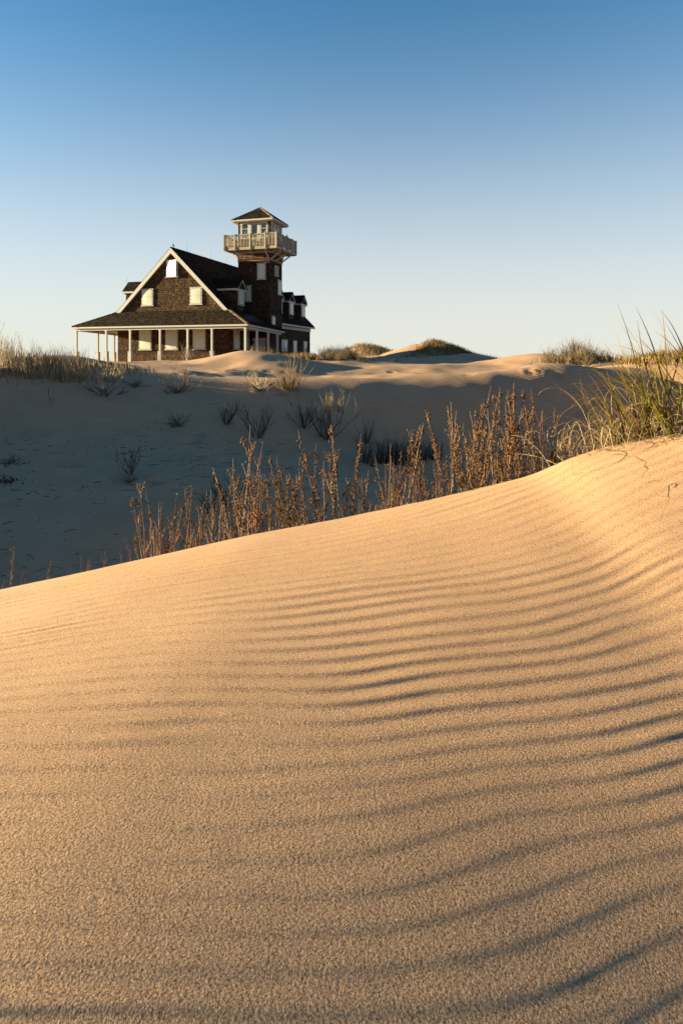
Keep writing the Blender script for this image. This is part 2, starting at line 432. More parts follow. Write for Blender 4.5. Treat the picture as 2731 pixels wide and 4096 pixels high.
def mid(x, y):
    sh = x.shape
    x = x.ravel(); y = y.ravel()
    z = np.zeros_like(x)
    far = (x * x + y * y) > 150 ** 2
    i = np.where(~far)[0]
    for c in range(0, len(i), 40000):
        j = i[c:c + 40000]
        r2 = (x[j, None] - _P[None, :, 0]) ** 2 + (y[j, None] - _P[None, :, 1]) ** 2
        z[j] = _U(r2) @ _w[:_n] + _w[_n] + _w[_n + 1] * x[j] + _w[_n + 2] * y[j]
    rr = np.sqrt(x * x + y * y)
    k = smooth(85, 145, rr)
    z = z * (1 - k) + (-1.1) * k
    for (gx, gy, sx, sy, ro, h) in GA:
        dx = x - gx; dy = y - gy
        u = dx * math.cos(ro) + dy * math.sin(ro); v = -dx * math.sin(ro) + dy * math.cos(ro)
        z = z + h * np.exp(-0.5 * ((u / sx) ** 2 + (v / sy) ** 2))
    m = rr < 60
    for (fx, fy, s, dpt) in FOOT:
        j = np.where(m & (np.abs(x - fx) < 1.6) & (np.abs(y - fy) < 1.6))[0]
        if len(j) == 0: continue
        q = ((x[j] - fx) / s) ** 2 + ((y[j] - fy) / (s * .62)) ** 2
        z[j] += dpt * (-np.exp(-q * 1.6) + 0.42 * np.exp(-(np.sqrt(q) - 1.25) ** 2 * 5))
    plat = smooth(23.5, 27, y)
    z = z + plat * ((vnoise(x * .33 + 4, y * .22, 41) - .5) * 0.34 + (vnoise(x * .8, y * .5 + 8, 42) - .5) * 0.13) * (1 - smooth(70, 110, rr))
    lump = (vnoise(x * .55, y * .55, 2) - .5) * 0.05 + (vnoise(x * 1.7, y * 1.7, 3) - .5) * 0.02
    z = z + lump * smooth(6, 12, rr) * (1 - 0.5 * smooth(60, 120, rr))
    # wind-scoured ledge of the wrack line across the hollow
    return z.reshape(sh)

def ground(x, y):
    x = np.asarray(x, float); y = np.asarray(y, float)
    zm = mid(x, y)
    zf = fore(x, y)
    far = smooth(9.0, 14.0, np.sqrt(x * x + y * y))
    zf = zf * (1 - far) + (-8) * far
    k = 0.10
    d = np.clip((zf - zm) / k, -40, 40)
    return zm + k * np.log1p(np.exp(d))

def gz(x, y):
    return float(ground(np.array([x]), np.array([y]))[0])

def build_ground():
    ang = [-33 + .17 * i for i in range(int(66 / .17) + 1)]
    a = ang[-1]; st = .2; ext = []
    while a < 180 - 4:
        st = min(st * 1.13, 5); a += st; ext.append(a)
    ext = [e for e in ext if e < 178]
    ang = [-e for e in ext[::-1]] + ang + ext
    th = np.radians(np.array(ang + [180.0 + 0 * 1]))
    rad = [0.3]
    while rad[-1] < 4500:
        r = rad[-1]
        if r < 6.2: rad.append(r + max(.007, .0030 * r))
        elif r < 60: rad.append(r * 1.0095)
        elif r < 160: rad.append(r * 1.02)
        else: rad.append(r * 1.12)
    rad = np.array(rad)
    Rr, T = np.meshgrid(rad, th, indexing='ij')
    X = Rr * np.sin(T); Y = Rr * np.cos(T)
    Z = ground(X, Y)
    nr, nc = X.shape
    V = np.stack([X, Y, Z], -1).reshape(-1, 3)
    i = np.arange(nr - 1)[:, None]; j = np.arange(nc)[None, :]; j2 = (j + 1) % nc
    Fq = np.stack([i * nc + j, i * nc + j2, (i + 1) * nc + j2, (i + 1) * nc + j], -1).reshape(-1, 4)
    Fq = Fq[:, ::-1]
    c = len(V)
    V = np.vstack([V, [[0, 0, float(Z[0].mean())]]])
    jj = np.arange(nc)
    Ft = np.stack([np.full(nc, c), (jj + 1) % nc, jj], -1)
    me = bpy.data.meshes.new('sand_ground')
    me.vertices.add(len(V)); me.vertices.foreach_set('co', V.astype(np.float32).ravel())
    nl = Fq.size + Ft.size
    me.loops.add(nl)
    me.loops.foreach_set('vertex_index', np.concatenate([Fq.ravel(), Ft.ravel()]).astype(np.int32))
    me.polygons.add(len(Fq) + len(Ft))
    ls = np.concatenate([np.arange(len(Fq)) * 4, Fq.size + np.arange(len(Ft)) * 3]).astype(np.int32)
    me.polygons.foreach_set('loop_start', ls)
    me.update(calc_edges=True)
    me.polygons.foreach_set('use_smooth', np.ones(len(me.polygons), dtype=bool))
    fs = me.attributes.new('farsand', 'FLOAT', 'POINT')
    dist = np.sqrt(V[:, 0] ** 2 + V[:, 1] ** 2)
    fs.data.foreach_set('value', (smooth(6.0, 9.0, dist) * (1 - smooth(45, 70, dist))).astype(np.float32))
    me.materials.append(M['sand'])
    o = link('sand_ground', me)
    tag(o, 'rippled sand dunes with a shaded hollow below the lit foreground dune', 'sand', kind='structure')
build_ground()

# ------------------------------------------------------------------ the station house
# local frame: x to the right along the gable front (u = -x), y = v going back, z up; origin at the near porch corner
rg = random.Random(11)
house = empty('station_house', (-7.21, 50.0, 0.0), math.atan2(-0.2935, 0.956))
tag(house, 'dark shingled house with a lookout tower, wraparound porch and boarded windows behind the dunes', 'house')
RW, LW, FV, BV = -2.87, -13.53, 2.6, 22.0          # right wall, left wall, front, back
AX, AH = -8.2, 9.6                                 # ridge
def roof_h(x): return AH - abs(x - AX) * 1.003

def clip_iv(poly, y):
    """x interval of a convex polygon at height y"""
    xs = []
    n = len(poly)
    for i in range(n):
        (x0, y0), (x1, y1) = poly[i], poly[(i + 1) % n]
        if (y0 <= y < y1) or (y1 <= y < y0):
            xs.append(x0 + (x1 - x0) * (y - y0) / (y1 - y0))
    return (min(xs), max(xs)) if len(xs) >= 2 else None

def shingles(o, right, up, poly, row=0.16, wid=(0.09, 0.20), th=0.036, seed=1, tone=(.12, .85), holes=()):
    """rows of separate tapered shingles over polygon `poly` (s along right, t along up)"""
    rr = random.Random(seed)
    o = Vector(o); right = Vector(right).normalized(); up = Vector(up).normalized(); nrm = right.cross(up).normalized()
    mb = MB()
    ys = [p[1] for p in poly]
    y = min(ys); k = 0
    def P(s, t, n): return tuple(o + right * s + up * t + nrm * n)
    while y < max(ys) - 0.02:
        h = min(row, max(ys) - y)
        iv = clip_iv(poly, y + h * 0.5)
        if iv:
            x = iv[0] - rr.random() * 0.1
            rowtone = rr.uniform(-.09, .09)
            while x < iv[1] - 0.01:
                w = rr.uniform(*wid)
                a = max(x, iv[0]); b = min(x + w - 0.006, iv[1])
                x += w
                if b - a < 0.02: continue
                cx, cy = (a + b) / 2, y + h / 2
                if any(hx0 < cx < hx1 and hy0 < cy < hy1 for hx0, hx1, hy0, hy1 in holes): continue
                t = rr.uniform(*tone) + rowtone
                if rr.random() < .06: t += .22
                t0 = th * rr.uniform(.7, 1.35); dy = rr.uniform(-.008, .006)
                y0 = y + dy; y1 = y + h + 0.015
                A = P(a, y0, t0); B = P(b, y0, t0); C = P(b, y1, 0.005); D = P(a, y1, 0.005)
                a0 = P(a, y0, 0); b0 = P(b, y0, 0)
                mb.quad(A, B, C, D, t); mb.quad(a0, b0, B, A, t * .9)
                c0 = P(b, y1, 0); d0 = P(a, y1, 0)
                mb.quad(B, b0, c0, C, t); mb.quad(a0, A, D, d0, t)
        y += row; k += 1
    return mb

def shingle_part(name, parent, *a, m='shingle', **k):
    o = shingles(*a, **k).build(name, M[m], parent)
    o['kind'] = 'stuff'
    return o

def window(name, parent, o, right, up, w, h, seed=0, panel='panel', bolts=True):
    """storm panel bolted over a window: frame > cover_panel, bolts. o = lower left corner on the wall"""
    rr = random.Random(seed)
    o = Vector(o); right = Vector(right).normalized(); up = Vector(up).normalized(); n = right.cross(up).normalized()
    def bx(mb, s0, s1, t0, t1, n0, n1, t):
        mb.hexa([tuple(o + right * s + up * q + n * d) for (s, q, d) in
                 [(s0, t0, n0), (s1, t0, n0), (s1, t0, n1), (s0, t0, n1), (s0, t1, n0), (s1, t1, n0), (s1, t1, n1), (s0, t1, n1)]], t)
    f = MB()
    e = 0.065
    bx(f, -e + .02, e, 0, h, 0, .075, .55); bx(f, w - e, w + e - .02, 0, h, 0, .075, .55)
    bx(f, -e, w + e, h, h + e, 0, .085, .5); bx(f, -e - .03, w + e + .03, -e, 0, 0, .11, .7)
    fo = f.build(name, M['white'], parent)
    p = MB()
    nx, ny = 6, 6
    bulge = rr.uniform(.004, .018); warp = .13 if panel == 'glossy' else 0.0
    G = [[tuple(o + right * (.05 + (w - .1) * i / nx) + up * (.02 + (h - .04) * j / ny) + n * (.085 + warp * i / nx + bulge * math.sin(math.pi * i / nx) * math.sin(math.pi * j / ny))) for j in range(ny + 1)] for i in range(nx + 1)]
    for i in range(nx):
        for j in range(ny):
            p.quad(G[i][j], G[i + 1][j], G[i + 1][j + 1], G[i][j + 1], .62 - .06 * j + rr.uniform(-.05, .05))  # random staining, plus shadow towards the top put into the tone
    po = p.build('cover_panel', M[panel], fo)
    if panel == 'panel':
        z_ = rr.uniform(.45, .55); q_ = MB(); bx(q_, .06, w - .06, h * z_, h * z_ + .025, .095, .112, .1); q_.build('meeting_rail_line', M['sill'], fo)  # added strip for the meeting rail that shows through the panel
    if bolts:
        b = MB()
        for k in range(5):
            q = h * (.08 + .84 * k / 4)
            for s in (.012, w - .012): bx(b, s - .014, s + .014, q - .02, q + .02, .07, .10, .5)
        for k in range(3):
            s = w * (.2 + .3 * k)
            for q in (.03, h - .03): bx(b, s - .02, s + .02, q - .014, q + .014, .085, .115, .5)
        bo = b.build('bolt_row', M['bolt'], fo); bo['kind'] = 'stuff'
    return fo

E1 = (1, 0, 0); E2 = (0, 1, 0); UP = (0, 0, 1); NE2 = (0, -1, 0); NE1 = (-1, 0, 0)

# walls (solid sheathing prism) with shingle cladding
w = MB()
gab = [(LW, FV, -1.5), (RW, FV, -1.5), (RW, FV, roof_h(RW) - .12), (AX, FV, AH - .14), (LW, FV, roof_h(LW) - .12)]
w.prism(gab, (0, BV - FV, 0), .4)
wall = w.build('wall', M['sheath'], house)
win_front = [(-11.32, 1.0), (-8.76, 1.0), (-6.15, 1.0)]
holes = [(x - LW, x + 1.13 - LW, 0.0, 2.95) for x, _ in []]
gp = [(0, -1.2), (RW - LW, -1.2), (RW - LW, roof_h(RW) - .1), (AX - LW, AH - .12), (0, roof_h(LW) - .1)]
# above and below the porch roof
shingle_part('gable_shingle', wall, (LW, FV - .002, 0), E1, UP, [(0, -0.9), (RW - LW, -0.9), (RW - LW, 4.2), (AX - LW, AH - .16), (0, 4.2)], seed=21, tone=(.28, .66))
shingle_part('side_shingle', wall, (RW + .002, FV, 0), E2, UP, [(0, -0.9), (BV - FV, -0.9), (BV - FV, 4.0), (0, 4.0)], seed=22, tone=(.22, .58))
shingle_part('side_shingle', wall, (LW - .002, BV, 0), NE2, UP, [(0, -0.9), (BV - FV, -0.9), (BV - FV, 4.0), (0, 4.0)], seed=23, row=.2)
cb = MB()
for x, y in ((LW - .02, FV - .02), (RW - .03, FV - .02)): cb.box(x, x + .05, y - .02, y + .03, -1, 2.9, .4)

# windows
for i, (x, z) in enumerate(win_front):
    window('window', house, (x, FV - .03, z), E1, UP, 1.12, 1.90, i)
window('window', house, (-11.06, FV - .03, 4.76), E1, UP, 1.04, 1.36, 5)
window('window', house, (-6.41, FV - .03, 4.76), E1, UP, 1.04, 1.36, 6)
top = window('window', house, (-8.66, FV - .03, 7.13), E1, UP, 1.02, 1.38, 7, panel='glossy')
top['label'] = 'top gable window with a warped glossy panel mirroring the sun'
window('window', house, (RW + .03, 3.32, 1.04), E2, UP, 1.02, 1.84, 8)
window('window', house, (RW + .03, 5.15, 1.04), E2, UP, 1.02, 1.84, 9)
for i, v in enumerate((13.05, 14.17, 16.79, 19.86)):
    window('window', house, (RW + .03, v, .55), E2, UP, .95, 1.55, 20 + i)

# main roof
def roof_slab(mb, pts, th, t=.4):
    a, b, c = Vector(pts[0]), Vector(pts[1]), Vector(pts[2])
    n = (b - a).cross(c - a).normalized()
    if n.z < 0: n = -n
    mb.prism([tuple(Vector(p) - n * (th + .004)) for p in pts], tuple(n * th), t)
SL = 1.003
PV = 7.55                                        # porch roof ends here on both sides
EW = 2.37
r = MB()
xe = -EW
fr, bk = FV - .20, BV + .25
for sgn in (1, -1):
    X = lambda d: AX + sgn * d
    dW = AX * -1 + RW                            # 5.33 half span
    dE = 8.2 - EW
    roof_slab(r, [(X(0), fr, AH), (X(dW), fr, AH - dW * SL), (X(dW), PV, AH - dW * SL), (X(0), PV, AH)], .09)
    roof_slab(r, [(X(0), PV, AH), (X(dE), PV, AH - dE * SL), (X(dE), bk, AH - dE * SL), (X(0), bk, AH)], .09)
roof = r.build('roof', M['sheath'], house)
sl = Vector((1, 0, -SL)).normalized(); slu = -sl
Ls = math.sqrt(1 + SL * SL)
dW = 8.2 + RW; dE = 8.2 - EW
# right slope: right = +y, up = towards the ridge
shingle_part('roof_shingle', roof, (RW, fr, AH - dW * SL), E2, slu, [(0, 0), (PV - fr, 0), (PV - fr, dW * Ls), (0, dW * Ls)], m='roof', seed=31, row=.17, tone=(.1, .75))
shingle_part('roof_shingle', roof, (-EW, PV, AH - dE * SL), E2, slu, [(0, 0), (bk - PV, 0), (bk - PV, dE * Ls), (0, dE * Ls)], m='roof', seed=32, row=.17, tone=(.1, .75))
sll = Vector((1, 0, SL)).normalized()
shingle_part('roof_shingle', roof, (LW, PV, roof_h(LW)), NE2, sll, [(0, 0), (PV - fr, 0), (PV - fr, dW * Ls), (0, dW * Ls)], m='roof', seed=33, row=.2)
shingle_part('roof_shingle', roof, (-16.4 + EW, bk, AH - dE * SL), NE2, sll, [(0, 0), (bk - PV, 0), (bk - PV, dE * Ls), (0, dE * Ls)], m='roof', seed=34, row=.25)
rc = MB()
y = fr
while y < bk:
    h = rg.uniform(.0, .03)
    rc.hexa([(AX - .13, y, AH - .10), (AX, y, AH + .02 + h), (AX, y + .2, AH + .005), (AX - .13, y + .2, AH - .12), (AX - .13, y, AH - .07), (AX, y, AH + .05 + h), (AX, y + .2, AH + .03), (AX - .13, y + .2, AH - .10)], rg.random() * .7)
    rc.hexa([(AX, y, AH + .02 + h), (AX + .13, y, AH - .10), (AX + .13, y + .2, AH - .12), (AX, y + .2, AH + .005), (AX, y, AH + .05 + h), (AX + .13, y, AH - .07), (AX + .13, y + .2, AH - .10), (AX, y + .2, AH + .03)], rg.random() * .7)
    y += .17
o = rc.build('ridge_shingle', M['roof'], roof); o['kind'] = 'stuff'
# rake boards of the front gable (two, mitred) and the far gable
for (y0, y1) in ((FV - .245, FV - .06), (BV + .07, BV + .13)):
    for sgn in (1, -1):
        m_ = MB()
        d0, d1 = .0, dW + .05
        p = [(AX, y0, AH - .06), (AX + sgn * d1, y0, AH - d1 * SL - .06), (AX + sgn * d1, y0, AH - d1 * SL - .46), (AX, y0, AH - .50)]
        m_.prism(p, (0, y1 - y0, 0), .75)
        m_.build('rake_board', M['white'], house)
# eave fascia of the long right side
m_ = MB()
ez = AH - dE * SL
m_.box(-EW - .02, -EW + .03, 9.35, bk, ez - .22, ez - .07, .7)
m_.box(RW + .03, RW + .09, 9.35, BV + .05, ez - .52, ez - .12, .8)
m_.box(RW + .03, -EW - .02, 9.35, BV + .1, ez - .16, ez - .12, .6)
m_.build('eave_board', M['white'], house)

# porch roof: front hip, right side, left side (the side eaves sag a little)
EL = -16.2
def eave(v): return 2.93 - 0.034 * max(0, v)
pr = MB()
C1 = (0, 0, 2.93); C2 = (EL, 0, 2.93); W1 = (RW, FV - .02, 4.27); W2 = (LW, FV - .02, 4.27)
R1 = (0, PV, eave(PV)); R2 = (RW, PV, 4.27); L1 = (EL, PV, eave(PV)); L2 = (LW, PV, 4.27)
roof_slab(pr, [C2, C1, W1, W2], .08); roof_slab(pr, [C1, R1, R2, W1], .08); roof_slab(pr, [L1, C2, W2, L2], .08)
proof = pr.build('porch_roof', M['sheath'], house)
up = (Vector(W1) - Vector((RW, 0, 2.93))).normalized(); hf = (Vector(W1) - Vector((RW, 0, 2.93))).length
shingle_part('roof_shingle', proof, (EL, 0, 2.93), E1, up, [(0, 0), (-EL, 0), (RW - EL, hf), (LW - EL, hf)], m='roof', seed=41, row=.14, tone=(.2, .95))
upr = (Vector(R2) - Vector(R1)); a_ = Vector(R1) - Vector(C1); upr2 = (Vector((RW, 0, 4.27)) - Vector(C1)).normalized()
hr = (Vector((RW, 0, 4.27)) - Vector(C1)).length
def unsag(mb, x0):
    mb.v = [(x, y, z + .034 * y * min(1, max(0, abs(x - x0) / 2.87)) + .012) for x, y, z in mb.v]
    o = mb.build('roof_shingle', M['roof'], proof); o['kind'] = 'stuff'
unsag(shingles((0, 0, 2.93), a_, upr2, [(0, 0), (PV, 0), (PV, hr), (FV, hr)], seed=42, row=.15, tone=(.1, .75)), 0)
al = Vector(C2) - Vector(L1); upl2 = (Vector((LW, 0, 4.27)) - Vector(C2)).normalized()
unsag(shingles(L1, al, upl2, [(0, 0), (PV, 0), (PV - FV, hr), (0, hr)], seed=43, row=.2), EL)
def hip_caps(name, parent, a, b, n, wd, m='hip'):
    mb = MB(); a = Vector(a); b = Vector(b); d = (b - a).normalized(); s = d.cross(Vector((0, 0, 1))).normalized(); u = s.cross(d).normalized()
    L = (b - a).length / n
    for i in range(n):
        p = a + d * (L * i); q = p + d * (L * 1.18); t = rg.uniform(.2, .9)
        for sg in (1, -1):
            o1 = s * (sg * wd) - u * .045
            lo = [p, p + o1, q + o1 - u * .03, q - u * .03]
            lo = [v + u * .015 for v in lo]; hi = [lo[0] + u * .045, lo[1] + u * .04, lo[2] + u * .02, lo[3] + u * .02]
            mb.hexa([tuple(v) for v in lo] + [tuple(v) for v in hi], t)
    o = mb.build(name, M[m], parent); o['kind'] = 'stuff'
hip_caps('hip_shingle', proof, C1, W1, 24, .15)  # near hip takes the paler sunlit colour
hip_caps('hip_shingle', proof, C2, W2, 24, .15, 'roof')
# porch beams, fascia and ceiling
pb = MB()
pb.box(EL + .02, -.02, .02, .06, 2.74, 2.86, .7)
pb.box(EL + .22, -.22, .17, .32, 2.56, 2.745, .45)
def sidebar(x, y0, y1, z0, z1, th, t):
    pb.hexa([(x - th, y0, eave(y0) - z1), (x + th, y0, eave(y0) - z1), (x + th, y1, eave(y1) - z1), (x - th, y1, eave(y1) - z1),
             (x - th, y0, eave(y0) - z0), (x + th, y0, eave(y0) - z0), (x + th, y1, eave(y1) - z0), (x - th, y1, eave(y1) - z0)], t)
sidebar(-.03, .06, PV, .07, .19, .02, .7); sidebar(EL + .03, .06, PV, .07, .19, .02, .7)
sidebar(-.25, .33, PV - .3, .19, .37, .07, .45); sidebar(EL + .25, .33, PV - .3, .19, .37, .07, .45)
pb.build('porch_beam', M['white'], proof)
pc = MB()
pc.box(EL + .07, -.07, .07, FV - .07, 2.75, 2.77, .6)
pc.box(RW + .06, -.07, FV - .07, PV - .1, 2.585, 2.605, .6); pc.box(EL + .07, LW - .06, FV - .07, PV - .1, 2.585, 2.605, .6)
pc.build('porch_ceiling', M['ceiling'], proof)
posts = [(-15.92, .25), (-12.95, .25), (-10.64, .25), (-7.84, .25), (-5.33, .25), (-3.18, .25), (-.30, .25),
         (-.25, 2.27), (-.25, 4.51), (-.25, 6.49), (-15.95, 3.06), (-15.95, 5.34), (-15.95, 7.1)]
pm = MB()
pm.box(-.075, .075, -.075, .075, .83, 2.56, .6)
pm.box(-.10, .10, -.10, .10, 2.47, 2.562, .65)
pmm = None
for i, (x, y) in enumerate(posts):
    m_ = MB()
    zt = (2.56 if y < 1 else eave(y) - .37)
    m_.box(-.075, .075, -.075, .075, .80, zt, rg.uniform(.45, .8))
    m_.box(-.095, .095, -.095, .095, zt - .10, zt - .003, .65)
    m_.box(-.145, .145, -.145, .145, -1.2, .78, rg.uniform(.3, .7))
    m_.box(-.165, .165, -.165, .165, .78, .815, .6)
    po = m_.build('porch_post', M['white'], house)
    po.location = (x, y, 0)

# lookout tower
TX0, TX1, TY0, TY1 = -4.0, -1.0, 6.58, 9.32
tw = MB(); tw.box(TX0, TX1, TY0, TY1, -1.5, 9.62, .4)
tower = tw.build('tower', M['sheath'], house)
TW, TD = TX1 - TX0, TY1 - TY0
shingle_part('tower_shingle', tower, (TX0, TY0 - .002, 0), E1, UP, [(0, -.6), (TW, -.6), (TW, 8.8), (0, 8.8)], seed=51, row=.165, tone=(.1, .46))
shingle_part('tower_shingle', tower, (TX1 + .002, TY0, 0), E2, UP, [(0, -.6), (TD, -.6), (TD, 8.8), (0, 8.8)], seed=52, row=.165, tone=(.14, .5))
shingle_part('tower_shingle', tower, (TX0 - .002, TY1, 0), NE2, UP, [(0, 3), (TD, 3), (TD, 8.8), (0, 8.8)], seed=53, row=.165)
shingle_part('tower_shingle', tower, (TX1, TY1 + .002, 0), NE1, UP, [(0, 3), (TW, 3), (TW, 8.8), (0, 8.8)], seed=54, row=.2)
for k, (o_, rt, L) in enumerate((((TX0, TY0 - .002, 0), E1, TW), ((TX1 + .002, TY0, 0), E2, TD), ((TX0 - .002, TY1, 0), NE2, TD))):
    shingle_part('flared_shingle', tower, o_, rt, UP, [(0, 9.0), (L, 9.0), (L, 9.47), (0, 9.47)], seed=55 + k, row=.16, th=.04, tone=(.4, 1.0))
bd = MB()
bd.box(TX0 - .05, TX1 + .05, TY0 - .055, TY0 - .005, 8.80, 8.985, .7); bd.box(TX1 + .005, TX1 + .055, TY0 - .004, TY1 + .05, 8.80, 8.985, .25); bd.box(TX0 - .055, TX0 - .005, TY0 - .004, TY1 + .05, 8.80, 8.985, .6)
bd.build('trim_band', M['rawwood'], tower)
bd = MB()
bd.box(TX0 - .06, TX1 + .06, TY0 - .09, TY0 - .045, 9.47, 9.68, .7); bd.box(TX1 + .05, TX1 + .09, TY0 - .044, TY1 + .05, 9.47, 9.68, .6); bd.box(TX0 - .09, TX0 - .05, TY0 - .044, TY1 + .05, 9.47, 9.68, .6)
bd.build('frieze_board', M['white'], tower)
window('window', house, (-2.11, TY0 - .03, 7.17), E1, UP, .72, 1.35, 61)
window('window', house, (-3.45, TY0 - .03, 5.27), E1, UP, .68, 1.33, 62)
window('window', house, (TX1 + .03, 8.27, 5.99), E2, UP, .68, 1.27, 63)
window('window', house, (TX1 + .03, 6.92, 3.22), E2, UP, .65, .70, 64)
# roll-down door under the porch
dm = MB()
dm.box(-2.47, -2.40, TY0 - .10, TY0 - .02, -.6, 1.80, .5); dm.box(-1.46, -1.39, TY0 - .10, TY0 - .02, -.6, 1.80, .7)
dm.box(-2.55, -1.36, TY0 - .20, TY0 - .02, 1.80, 2.03, .6)
door = dm.build('shutter_door', M['white'], house)
for k in range(24):
    z = -.6 + k * .1
    s_ = MB(); s_.hexa([(-2.40, TY0 - .075, z + .004), (-1.46, TY0 - .075, z + .004), (-1.46, TY0 - .03, z + .004), (-2.40, TY0 - .03, z + .004), (-2.40, TY0 - .055, z + .097), (-1.46, TY0 - .055, z + .097), (-1.46, TY0 - .03, z + .097), (-2.40, TY0 - .03, z + .097)], .55)
    s_.build('slat', M['white'], door)
# service emblem on a white board
em = MB(); ey, ez_ = 7.99, 8.02
em.box(TX1 + .04, TX1 + .075, ey - .43, ey + .43, ez_ - .46, ez_ + .46, .8)
emb = em.build('emblem_board', M['white'], house)
def disc(mb, r0, r1, x0, x1, n=28, t=.5, cy=ey, cz=ez_):
    for i in range(n):
        a, b = 2 * math.pi * i / n, 2 * math.pi * (i + 1) / n
        q = lambda rr, th, x: (x, cy + rr * math.cos(th), cz + rr * math.sin(th))
        mb.quad(q(r0, a, x1), q(r1, a, x1), q(r1, b, x1), q(r0, b, x1), t)
        mb.quad(q(r1, a, x0), q(r1, b, x0), q(r1, b, x1), q(r1, a, x1), t)
d_ = MB(); disc(d_, .385, .41, TX1 + .076, TX1 + .090); disc(d_, .0, .12, TX1 + .076, TX1 + .110); 
for k in range(2):                                   # crossed anchors behind the shield
    a = R(45 + 90 * k); c, s = math.cos(a), math.sin(a)
    d_.bar((TX1 + .100, ey - .22 * c, ez_ - .22 * s), (TX1 + .100, ey + .22 * c, ez_ + .22 * s), .035, .016, .7, up=(1, 0, 0))
for k in range(4):
    a = R(45 + 90 * k)
    d_.bar((TX1 + .101, ey + .22 * math.cos(a) - .05 * math.sin(a), ez_ + .22 * math.sin(a) + .05 * math.cos(a)), (TX1 + .101, ey + .22 * math.cos(a) + .05 * math.sin(a), ez_ + .22 * math.sin(a) - .05 * math.cos(a)), .035, .016, .7, up=(1, 0, 0))
d_.build('gold_device', M['gold'], emb)
d_ = MB(); disc(d_, .24, .385, TX1 + .076, TX1 + .086); d_.build('navy_ring', M['navy'], emb)
d_ = MB(); disc(d_, .12, .24, TX1 + .076, TX1 + .083, t=.9); d_.build('white_ring', M['white'], emb)
d_ = MB()
for k in range(26):                                  # ring of small letters, too small to read
    a = 2 * math.pi * k / 26
    if k % 13 == 0: continue
    y_, z_ = ey + .31 * math.cos(a), ez_ + .31 * math.sin(a)
    d_.box(TX1 + .087, TX1 + .092, y_ - .012, y_ + .012, z_ - .02, z_ + .02, .9)
lr_ = d_.build('letter_ring', M['white'], emb); lr_['kind'] = 'stuff'

# balcony
BX0, BX1, BY0, BY1, BZ = -4.86, .14, 5.45, 10.0, 9.87
bm = MB()
for i in range(19):                                  # deck planks
    x = BX0 + .05 + i * ((BX1 - BX0 - .1) / 19)
    bm.box(x, x + (BX1 - BX0 - .1) / 19 - .012, BY0 + .05, BY1 - .05, BZ - .04, BZ - .002, rg.uniform(.3, .7))
balcony = bm.build('balcony', M['deckwood'], house)
jm = MB()
jm.box(BX0, BX1, BY0, BY0 + .05, BZ - .25, BZ, .45); jm.box(BX0, BX1, BY1 - .05, BY1, BZ - .25, BZ, .4)
jm.box(BX0, BX0 + .05, BY0 + .05, BY1 - .05, BZ - .25, BZ, .5); jm.box(BX1 - .05, BX1, BY0 + .05, BY1 - .05, BZ - .25, BZ, .6)
jm.build('rim_joist', M['deckwood'], balcony)
jm = MB()
for i in range(9):
    y = BY0 + .3 + i * (BY1 - BY0 - .6) / 8
    jm.box(BX0 + .06, BX1 - .06, y - .02, y + .02, BZ - .2, BZ - .05, .5)
jm.build('floor_joist', M['deckwood'], balcony)
sf = MB(); sf.box(BX0 + .08, BX1 - .08, BY0 + .08, BY1 - .08, BZ - .05, BZ - .042, .6); sf.build('underside_board', M['ceiling'], balcony)
bpx = [BX0 + .06, -3.77, -2.34, -.94, BX1 - .06]
bpy_ = [BY0 + .06, 6.65, 7.8, 8.95, BY1 - .06]
pts_ = [(x, BY0 - .01) for x in bpx] + [(BX1 + .01, y) for y in bpy_[1:]] + [(BX0 - .01, y) for y in bpy_[1:]] + [(x, BY1 + .01) for x in bpx[1:-1]]
for (x, y) in pts_:
    m_ = MB(); m_.box(-.06, .06, -.06, .06, -.2, 1.10, rg.uniform(.35, .8)); m_.box(-.072, .072, -.072, .072, 1.10, 1.135, .5)
    o = m_.build('railing_post', M['deckwood'], balcony); o.location = (x, y, BZ)
def rail(a, b):
    for (z, h_) in ((1.07, .05), (.98, .09), (.10, .09)):
        m_ = MB(); m_.bar((a[0], a[1], BZ + z), (b[0], b[1], BZ + z), .09 if z > 1 else .04, h_, rg.uniform(.35, .7))
        m_.build('rail', M['deckwood'], balcony)
RY0, RY1, RX0, RX1 = BY0 + .03, BY1 - .03, BX0 + .03, BX1 - .03
rail((RX0, RY0), (RX1, RY0)); rail((RX1, RY0 + .06), (RX1, RY1 - .06)); rail((RX0, RY0 + .06), (RX0, RY1 - .06)); rail((RX0, RY1), (RX1, RY1))
bal = MB(); bal.box(-.022, .022, -.022, .022, .06, 1.0, .5)
bmesh_ = [None] * 4
for k in range(4):
    b_ = MB(); b_.box(-.024, .024, -.024, .024, .055, 1.02, .3 + .13 * k); bmesh_[k] = b_.build('baluster', M['deckwood'], obj=False)
wide = []
for k in range(3):
    b_ = MB(); b_.box(-.012, .012, -.062, .062, .055, 1.02, .18 + .12 * k); wide.append(b_.build('baluster', M['deckwood'], obj=False))
def balusters(a, b, off, step, meshes, rot=0):
    a = Vector((a[0], a[1], BZ)); b = Vector((b[0], b[1], BZ)); n = int((b - a).length / step)
    for i in range(1, n):
        o = link('baluster', rg.choice(meshes), balcony)
        o.location = a + (b - a) * (i / n) + Vector(off); o.rotation_euler = (0, 0, rot)
balusters((RX0, RY0), (RX1, RY0), (0, -.045, 0), .135, bmesh_)
balusters((RX1, RY0), (RX1, RY1), (.035, 0, 0), .145, wide)
balusters((RX0, RY0), (RX0, RY1), (-.045, 0, 0), .135, bmesh_)
balusters((RX0, RY1), (RX1, RY1), (0, .045, 0), .135, bmesh_)
